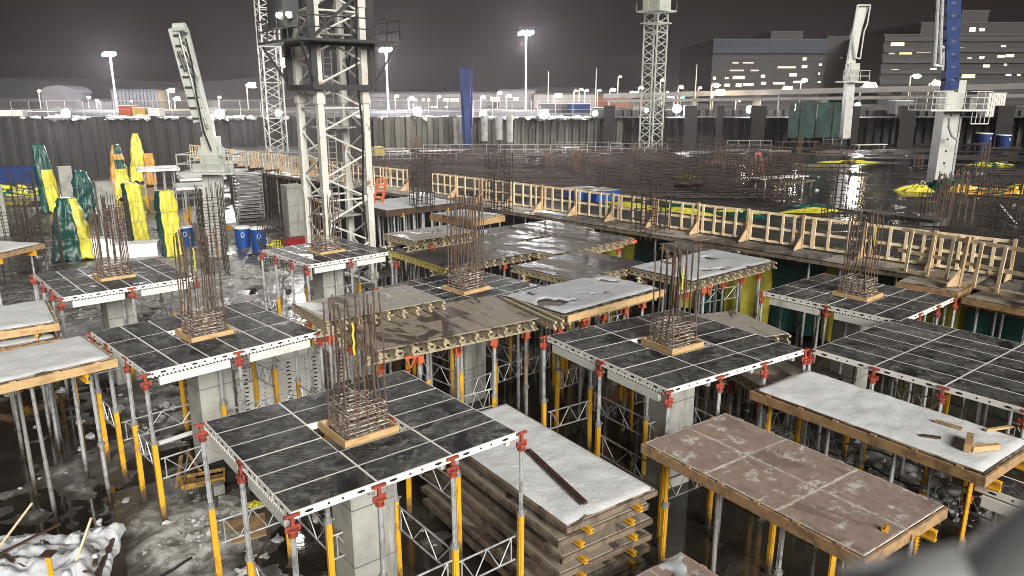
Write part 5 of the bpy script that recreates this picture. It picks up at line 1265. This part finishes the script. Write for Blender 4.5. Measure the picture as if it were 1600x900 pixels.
b = MB(); b.add([(3.4 * math.cos(math.pi * i / 12), yy, 3.0 + 1.5 * math.sin(math.pi * i / 12)) for yy in (-.1, 6.2) for i in range(13)], [tuple(range(13)), tuple(range(25, 12, -1))] + [(i, i + 13, i + 14, i + 1) for i in range(12)]); ob('roof', b.mesh('roof', M['bldg_pale']), t)
for nm, px, py, Y, dims, m_, lb in [('container', 202, 181, 100, (1.6, 2, 1.3), 'orange_box', 'orange container on the far pit edge below the clad shed'), ('container', 223, 181, 100, (1.6, 2, 1.0), 'yellow_box', 'pale yellow container beside the orange one'), ('container', 245, 181, 100, (1.5, 1.5, .9), 'rail_white', 'white container right of the yellow one'),
        ('container', 904, 176, 100, (2.9, 2, 1.1), 'blue_paint', 'bright blue covered container on the pit edge in the centre'), ('container', 940, 178, 102, (2.4, 2, .8), 'dark_steel', 'dark container right of the blue one'), ('container', 868, 176, 103, (4.5, 2, 1.2), 'bldg_pale', 'grey container left of the blue one'),
        ('container', 20, 184, 100, (4, 2, .8), 'rail_white', 'white container at the left end of the pit edge'), ('container', 70, 184, 100, (3, 2, .7), 'bldg_pale', 'grey container left of the first floodlight'), ('container', 1545, 186, 97, (2.2, 2, 3.0), 'rail_white', 'white lit cabin at the far right of the pit edge'), ('container', 1405, 178, 97, (2.2, 2, 1.6), 'bldg_pale', 'grey cabin left of the right boom mast')]:
    p = D(px, py, Y); t = empty(nm, (p.x, Y, max(p.z, 7.1)), 0, lb, 'container', 'containers on the pit edge'); b = MB(); w_, d_, h_ = dims; b.box((0, 0, h_ / 2), (w_, d_, h_))
    for i in range(int(w_ / .3)): b.box((-w_ / 2 + .15 + i * .3, -d_ / 2 - .02, h_ / 2), (.12, .05, h_ * .9))
    ob('body', b.mesh('body', M[m_]), t); b = MB(); b.box((0, 0, h_ + .04), (w_ + .1, d_ + .1, .08)); ob('roof', b.mesh('roof', M['snow']), t)
# fence on the pit edge
for i, (x0, x1) in enumerate([(20, 160), (180, 300), (345, 440), (580, 700), (740, 830), (840, 950)]):
    a, b_ = D(x0, 183, 94), D(x1, 183, 94); b = MB(); L = b_.x - a.x; n = int(L / 2)
    for k in range(n + 1): b.tube((L * k / n, 0, 0), (L * k / n, 0, 2.0), .04, 5)
    for z in (.1, 1.0, 2.0): b.tube((0, 0, z), (L, 0, z), .03, 5)
    tag(ob('mesh_fence', b.mesh('mesh_fence', M['galv']), None, (a.x, 94, 7.2)), ordn(i) + ' run of steel fence along the far pit edge, counted from the left', 'fence', 'fences on the pit edge')
# snow heaps along the top of the wall
sn = MB(); rr = random.Random(9)
for i in range(150):
    px = rr.choice([rr.gauss(110, 30), rr.gauss(205, 22), rr.gauss(350, 25), rr.gauss(660, 25), rr.uniform(0, 950), rr.gauss(860, 40)]); p = D(px, 186, 90.6); lump(sn, (p.x, 90.6 + rr.random(), 7.25), rr.uniform(.2, .7), .45, 0, i)
tag(ob('edge_snow', sn.mesh('edge_snow', M['snow'])), 'ridge of dirty snow along the top of the far wall', 'snow', kind='stuff')

# elevated road at the right
ov = empty('elevated_road', (0, 0, 0), 0, 'pale elevated road crossing in front of the office blocks', 'bridge')
b = MB(); a_, c_ = D(950, 150, 150), D(1720, 132, 118); b.bar(a_, c_, 6, .9); ob('deck', b.mesh('deck', M['hall_white']), ov)
b = MB(); b.bar(D(950, 158, 140), D(1720, 148, 108), 1, .5); ob('lower_barrier', b.mesh('lower_barrier', M['hall_white']), ov)
for k in range(7): p = a_.lerp(c_, (k + .5) / 7); b = MB(); b.box((p.x, p.y, p.z / 2 + 2), (1.2, 1.2, p.z - 4.2)); ob('pier', b.mesh('pier', M['concrete_dull']), ov)
# office blocks
t, w_, h_, a = block('office_block', 'dark office block with a blue glass top floor and some lit windows', 1115, 1293, 62, 260, 50, 'bldg_dark')
k = 260 / FPX
b = MB(); b.box((0, -.4, h_ - 2.2), (w_ + .2, .8, 4.2)); ob('glass_storey', b.mesh('glass_storey', M['glass_blue']), t)
b = MB()
for i in range(24): b.box((-w_ / 2 + w_ * i / 23, -.85, h_ - 2.2), (.12, .1, 4.2))
for z in (h_ - .1, h_ - 1.5, h_ - 2.9, h_ - 4.3): b.box((0, -.86, z), (w_ + .2, .1, .12))
ob('glazing_bars', b.mesh('glazing_bars', M['bldg_grey']), t)
for i in range(6): b = MB(); b.box((0, -.05, h_ - 6 - i * 3.4), (w_, .1, .5)); ob('spandrel', b.mesh('spandrel', M['bldg_band']), t)
for (px, py, wd, hp, m_) in [(1150, 98, 10, 3, 'win_d'), (1170, 98, 18, 3, 'win_d'), (1152, 110, 24, 3, 'win_d'), (1180, 110, 14, 3, 'win_d'), (1117, 122, 5, 5, 'win_w'), (1136, 122, 6, 3, 'win_w'), (1155, 121, 20, 6, 'win_y'), (1137, 133, 9, 5, 'win_y'), (1155, 133, 10, 6, 'win_y'), (1170, 132, 18, 5, 'win_y'), (1193, 119, 7, 5, 'win_w'), (1194, 130, 8, 5, 'win_w'),
        (1258, 92, 6, 5, 'win_w'), (1258, 104, 9, 5, 'win_w'), (1230, 105, 30, 4, 'win_d'), (1240, 117, 12, 5, 'win_w'), (1283, 101, 5, 4, 'win_w'), (1281, 115, 3, 4, 'win_w'), (1281, 128, 5, 3, 'win_y'), (1218, 130, 20, 4, 'win_y'), (1250, 128, 20, 4, 'win_w'), (1285, 76, 7, 3, 'win_w'), (1246, 68, 2, 4, 'win_b'), (1279, 66, 2, 5, 'win_b'), (1260, 68, 4, 2, 'win_w')]: pwin(t, a, 259.4, px, py, wd, hp, m_)
t, w_, h_, a = block('office_wing', 'black side wing of the office block behind the thin grey boom', 1293, 1338, 58, 268, 50, 'bldg_dark')
for (px, py, wd, hp, m_) in [(1322, 75, 3, 4, 'win_d'), (1315, 90, 5, 3, 'win_d'), (1321, 101, 3, 3, 'win_d')]: pwin(t, a, 267.6, px, py, wd, hp, m_)
block('plant_room', 'dark plant room on the roof of the left office block', 1205, 1255, 50, 275, 20, 'bldg_dark')
t, w_, h_, a = block('stepped_block', 'large dark stepped office block with many lit windows at the right', 1382, 1700, 55, 240, 60, 'bldg_dark')
for i in range(8):
    b = MB(); b.box((0, -.3, h_ - 1.2 - i * 3.2), (w_, .6, 1.3)); ob('spandrel', b.mesh('spandrel', M['bldg_band']), t)
for (px, py, wd, hp, m_) in [(1404, 69, 22, 6, 'win_y'), (1417, 82, 21, 6, 'win_y'), (1395, 83, 10, 4, 'win_d'), (1445, 81, 24, 4, 'win_w'), (1499, 77, 20, 6, 'win_y'), (1449, 94, 16, 5, 'win_y'), (1437, 95, 8, 4, 'win_d'), (1580, 87, 14, 5, 'win_y'), (1566, 88, 12, 4, 'win_w'), (1536, 90, 8, 5, 'win_w'), (1517, 91, 8, 4, 'win_d'), (1400, 110, 12, 5, 'win_w'), (1460, 108, 11, 4, 'win_w'), (1543, 103, 11, 5, 'win_w'), (1573, 101, 5, 4, 'win_w'),
        (1515, 119, 22, 7, 'win_y'), (1578, 116, 9, 6, 'win_w'), (1594, 116, 6, 5, 'win_w'), (1480, 65, 5, 3, 'win_w'), (1493, 65, 4, 2, 'win_w'), (1380, 124, 10, 4, 'win_d'), (1389, 126, 3, 2, 'win_w'), (1538, 129, 5, 2, 'win_w'), (1579, 128, 4, 3, 'win_w'), (1357, 107, 16, 4, 'win_w'), (1357, 126, 16, 7, 'win_y'), (1310, 126, 14, 5, 'win_y'), (1372, 60, 1, 1, 'win_d'), (1570, 72, 8, 3, 'win_w')]:
    if px > 1383: pwin(t, a, 239.3, px, py, wd, hp, m_)
t, w_, h_, a = block('upper_block', 'dark upper storeys behind the stepped office block at the right', 1440, 1700, 36, 262, 40, 'bldg_dark')
for (px, py, wd, hp, m_) in [(1521, 46, 10, 8, 'win_w'), (1536, 46, 9, 6, 'win_w')]: pwin(t, a, 261.4, px, py, wd, hp, m_)
block('roof_tower', 'dark roof tower on top of the right office block', 1503, 1546, 17, 270, 16, 'bldg_dark')
t, w_, h_, a = block('lit_annex', 'low annex with two warm windows between the office blocks', 1340, 1384, 104, 262, 20, 'bldg_dark')
for (px, py, wd, hp, m_) in [(1357, 108, 16, 4, 'win_w'), (1357, 126, 16, 7, 'win_y')]: pwin(t, a, 261.4, px, py, wd, hp, m_)

# ------------------------------------------------------------------ debris at the lower left
def block_at(px, py, z, dims, mat, label, rz, cat='concrete block'):
    b = MB(); w_, d_, h_ = dims; b.prism([(-w_ / 2 + .02, -d_ / 2), (w_ / 2, -d_ / 2 + .02), (w_ / 2 - .02, d_ / 2), (-w_ / 2, d_ / 2 - .01)], 0, h_)
    return tag(ob('concrete_block', b.mesh('concrete_block', M[mat]), None, G(px, py, z), rz), label, cat, 'concrete blocks on the ground')
block_at(314, 800, .05, (.3, .28, .2), 'concrete_dull', 'pale concrete block left of the front deck corner prop', .2)
block_at(342, 770, .1, (.28, .26, .25), 'concrete_dull', 'concrete block behind the front deck corner prop', .5)
block_at(360, 790, .1, (.36, .26, .2), 'concrete_dull', 'dark concrete block nearest the yellow rag', -.3)
block_at(348, 805, .05, (.26, .26, .2), 'concrete_dull', 'small concrete block among the others by the corner prop', .9)
b = MB(); b.box((0, 0, .01), (1.5, .9, .02)); tag(ob('plywood_offcut', b.mesh('plywood_offcut', M['timber_board']), None, G(362, 832, .14), .3, rot=(R(4), R(-5), .35)), 'brown plywood offcut lying on the snow under the front deck', 'plywood')
b = MB(); b.prism([(-.45, -.25), (.45, -.25), (.5, .25), (-.5, .25)], 0, .05); b.prism([(-.45, -.28), (.45, -.28), (.45, -.25), (-.45, -.25)], 0, .14)
b.prism([(-.5, .25), (.5, .25), (.5, .28), (-.5, .28)], 0, .14); b.prism([(-.53, -.28), (-.46, -.28), (-.5, .28), (-.56, .28)], 0, .14); b.prism([(.46, -.28), (.5, -.28), (.56, .28), (.51, .28)], 0, .14)
tag(ob('yellow_tub', b.mesh('yellow_tub', M['yellow']), None, G(318, 752, .25), .45), 'dirty yellow tub on the ground left of the front deck', 'tub')
b = MB(); b.prism([(-.6, -.4), (.6, -.4), (.6, .4), (-.6, .4)], 0, .3); tag(ob('black_box', b.mesh('black_box', M['black_and_hole_shade']), None, G(345, 745, 0), .45), 'black open box under the yellow tub', 'box')
for i, (p, q, m_, lb) in enumerate([((283, 712, 1.1), (275, 762, .1), 'timber_board', 'brown board leaning left of the yellow tub'), ((290, 705, 1.1), (318, 742, .2), 'timber_board', 'brown board slanting above the yellow tub'), ((295, 700, 1.2), (285, 765, .1), 'timber_grey', 'grey board leaning beside the brown ones'), ((280, 700, 1.0), (305, 730, .3), 'dark_wood', 'dark board crossing behind the yellow tub')]):
    b = MB(); b.bar(G(*p), G(*q), .09, .03); tag(ob('leaning_board', b.mesh('leaning_board', M[m_])), lb, 'board', 'boards leaning by the yellow tub')
heap(398, 790, .15, .5, .35, .15, 'tarp_y', 'small yellow rag on the ground under the front deck', 22)
# white pipe under the left deck
b = MB(); b.tube(G(248, 693, .45), G(300, 676, .45), .07, 10); tag(ob('white_pipe', b.mesh('white_pipe', M['white_plain'])), 'white pipe lying under the middle left deck', 'pipe')
for i, pts in enumerate([[(7.2, 18.5), (8.2, 17.6), (9.3, 18.2), (10.4, 17.0), (11.6, 17.2)], [(7.8, 19.4), (9, 18.6), (10, 19), (11.4, 18.0), (12.5, 18.4)], [(8.2, 16.4), (9.2, 16.9), (10.2, 16.1), (11.2, 16.5)], [(-9.6, 12.4), (-8.7, 13.2), (-7.6, 13.0), (-6.8, 14.1)]]):
    b = MB(); q = [Vector(p) for p in pts]; out = []
    for k in range(len(q) - 1):
        a0, a1, a2, a3 = q[max(k - 1, 0)], q[k], q[k + 1], q[min(k + 2, len(q) - 1)]
        for u in [x / 6 for x in range(6)]:
            c = .5 * ((2 * a1) + (a2 - a0) * u + (2 * a0 - 5 * a1 + 4 * a2 - a3) * u * u + (3 * a1 - a0 - 3 * a2 + a3) * u ** 3); out.append(Vector((c.x, c.y, max(gh(c.x, c.y), .01) + .03)))
    b.path(out, .028, 6); tag(ob('cable', b.mesh('cable', M['black_and_hole_shade'])), ['black cable curving over the ice under the snow covered table', 'second black cable behind it under the wide right deck', 'short black cable nearest to the frost patched table', 'black cable on the wet ground below the left yellow props'][i], 'cable')
# snow covered scrap pile in the lower left corner
def scrap_pile():
    base = G(60, 880, 1.2); t = empty('scrap_bin', (base.x, base.y, 0), .25, 'snow covered heap of scrap timber in a bin at the lower left corner', 'scrap bin')
    b = MB(); b.box((0, 0, .6), (2.4, 1.9, 1.2)); ob('bin', b.mesh('bin', M['dark_wood']), t)
    nx_, ny_ = 70, 56; b = MB()
    for j in range(ny_ + 1):
        for i in range(nx_ + 1):
            x, y = -1.3 + 2.6 * i / nx_, -1.0 + 2.0 * j / ny_; e = min(x + 1.3, 1.3 - x, y + 1.0, 1.0 - y)
            b.v.append((x + .06 * noise.noise((y * 3, 1, x)), y, 1.18 + .22 * sstep(e, 0, .4) + .26 * noise.fractal((x * 1.4, y * 1.4, 8), 1, 2, 4) + .06 * abs(noise.noise((x * 2.6, y * 2.6, 2))) + .015 * noise.noise((x * 7, y * 7, 2)) - (.12 if e <= 0 else 0)))
    for j in range(ny_):
        for i in range(nx_): b.f.append((j * (nx_ + 1) + i, j * (nx_ + 1) + i + 1, (j + 1) * (nx_ + 1) + i + 1, (j + 1) * (nx_ + 1) + i)); b.m.append(0)
    for k in range(16): lump(b, (random.uniform(-1.2, 1.2), random.uniform(-.95, .95), 1.42), random.uniform(.04, .13), .7, 0, k)
    ob('snow_cover', b.mesh('snow_cover', M['snow_lumpy'], True), t)
    for i, (p, q, w_, m_) in enumerate([((.75, -.9, 1.2), (.95, .2, 1.9), .04, 'timber_pale'), ((-.9, -.9, 1.3), (-.2, .7, 2.1), .03, 'timber_pale'), ((.3, -.3, 1.3), (1.2, -.9, 1.4), .05, 'timber_grey'), ((-.6, 0, 1.5), (.3, .5, 1.7), .06, 'dark_wood'), ((.9, .3, 1.2), (1.15, -.6, 1.35), .09, 'dark_wood')]):
        b = MB(); b.bar(p, q, w_, .03); ob('stick', b.mesh('stick', M[m_]), t)
M['snow_lumpy'] = snow_mat('lumpy_snow', .56, (.06, .04, .03), (.6, .62, .66))
scrap_pile()
p = G(74, 858, 2.1); t = empty('lone_prop', (p.x, p.y, 0), 0, 'single yellow prop standing in the scrap bin at the lower left', 'prop'); add_prop(t, 0, 0, 2.0, 'yy', 1.0, None); 
b = MB(); b.box((0, 0, 2.01), (.2, .2, .03)); ob('head_plate', b.mesh('head_plate', M['dark_wood']), t)
for i, (p, q, lb) in enumerate([((1380, 828, 3.02), (1380, 870, 2.5), 'threaded yellow tie rod at the front corner of the frost patched table'), ((1386, 822, 3.1), (1386, 862, 2.6), 'second threaded tie rod beside it at the table corner'), ((1433, 840, 2.9), (1430, 885, 2.3), 'threaded yellow tie rod hanging under the table right of the corner'), ((1330, 862, 2.9), (1326, 896, 2.5), 'threaded yellow tie rod left of the table corner')]):
    a_, c_ = G(*p), G(*q); c_.x, c_.y = a_.x, a_.y; b = MB(); b.tube(a_, c_, .022, 6)
    for k in range(10): z = c_.z + (a_.z - c_.z) * k / 9; b.tube((a_.x, a_.y, z), (a_.x, a_.y, z + .02), .04, 6)
    tag(ob('tie_rod', b.mesh('tie_rod', M['yellow'])), lb, 'tie rod')
b = MB(); c_ = G(1322, 885, 2.0)
for k in range(14): q = 2 * math.pi * k / 14; q2 = 2 * math.pi * (k + 1) / 14; b.tube(c_ + Vector((.06 * math.cos(q), 0, .19 * math.sin(q))), c_ + Vector((.06 * math.cos(q2), 0, .19 * math.sin(q2))), .016, 6)
tag(ob('yellow_strap', b.mesh('yellow_strap', M['tarp_y'])), 'looped yellow strap hanging below the frost patched table', 'strap')

# blurred handrail right beside the camera
def hr(px, py, dist):
    x, d, w_ = ray(px, py); v = Vector((x, w_, -d)).normalized() * dist; return Vector((v.x, v.y, v.z + H))
t = empty('handrail', hr(1560, 880, .28), 0, 'dark blurred padded handrail close to the camera at the lower right corner', 'handrail')
b = MB(); b.tube(hr(1285, 1170, .3) - t.location, hr(1820, 810, .27) - t.location, .0225, 24); b.tube(hr(1400, 1180, .3) - t.location, hr(1900, 850, .27) - t.location, .026, 24); ob('padded_rail', b.mesh('padded_rail', M['rubber'], True), t)
b = MB(); b.tube(hr(1330, 935, .262) - t.location, hr(1520, 905, .255) - t.location, .010, 16); ob('clamp_bar', b.mesh('clamp_bar', M['rubber'], True), t)

# ------------------------------------------------------------------ light and sky
w = bpy.data.worlds.new('World'); scene.world = w; w.use_nodes = True; nt = w.node_tree; bg = nt.nodes['Background']
tc = nt.nodes.new('ShaderNodeTexCoord'); sp = nt.nodes.new('ShaderNodeSeparateXYZ'); nt.links.new(tc.outputs['Generated'], sp.inputs[0])
cr = nt.nodes.new('ShaderNodeValToRGB'); nt.links.new(sp.outputs[2], cr.inputs[0])
cr.color_ramp.elements[0].position = 0.0; cr.color_ramp.elements[0].color = (.034, .029, .037, 1)
cr.color_ramp.elements[1].position = .12; cr.color_ramp.elements[1].color = (.046, .030, .026, 1)
e = cr.color_ramp.elements.new(.05); e.color = (.038, .034, .039, 1)
nt.links.new(cr.outputs[0], bg.inputs['Color']); bg.inputs['Strength'].default_value = .27
sun = bpy.data.lights.new('sun', 'SUN'); sun.energy = 5.0; sun.angle = R(32); sun.color = (1, .96, .88)
so = bpy.data.objects.new('sun', sun); col.objects.link(so)
dirv = Vector((-.36, .83, -.39)).normalized(); so.rotation_euler = dirv.to_track_quat('-Z', 'Y').to_euler(); so.location = (10, -20, 40)
import os
if True:
    b = MB(); b.box((0, 420, 25), (2300, 1100, 54)); me = b.mesh('haze', [])
    hm = bpy.data.materials.new('haze_air'); hm.use_nodes = True; hn = hm.node_tree; hn.nodes.clear()
    out = hn.nodes.new('ShaderNodeOutputMaterial'); pv = hn.nodes.new('ShaderNodeVolumePrincipled'); pv.inputs['Density'].default_value = .00032; pv.inputs['Color'].default_value = (.95, .86, .9, 1); pv.inputs['Anisotropy'].default_value = .72
    hn.links.new(pv.outputs[0], out.inputs['Volume']); me.materials.append(hm); tag(ob('haze', me), kind='stuff')
vs_ = scene.view_settings; vs_.view_transform = 'Standard'; vs_.look = 'None'; vs_.exposure = .3; vs_.gamma = 1; vs_.use_curve_mapping = False
scene.cycles.use_denoising = True; scene.cycles.filter_width = .9; scene.cycles.max_bounces = 5; scene.cycles.diffuse_bounces = 3; scene.cycles.glossy_bounces = 3
scene.cycles.sample_clamp_indirect = 4; scene.cycles.caustics_reflective = False; scene.cycles.caustics_refractive = False
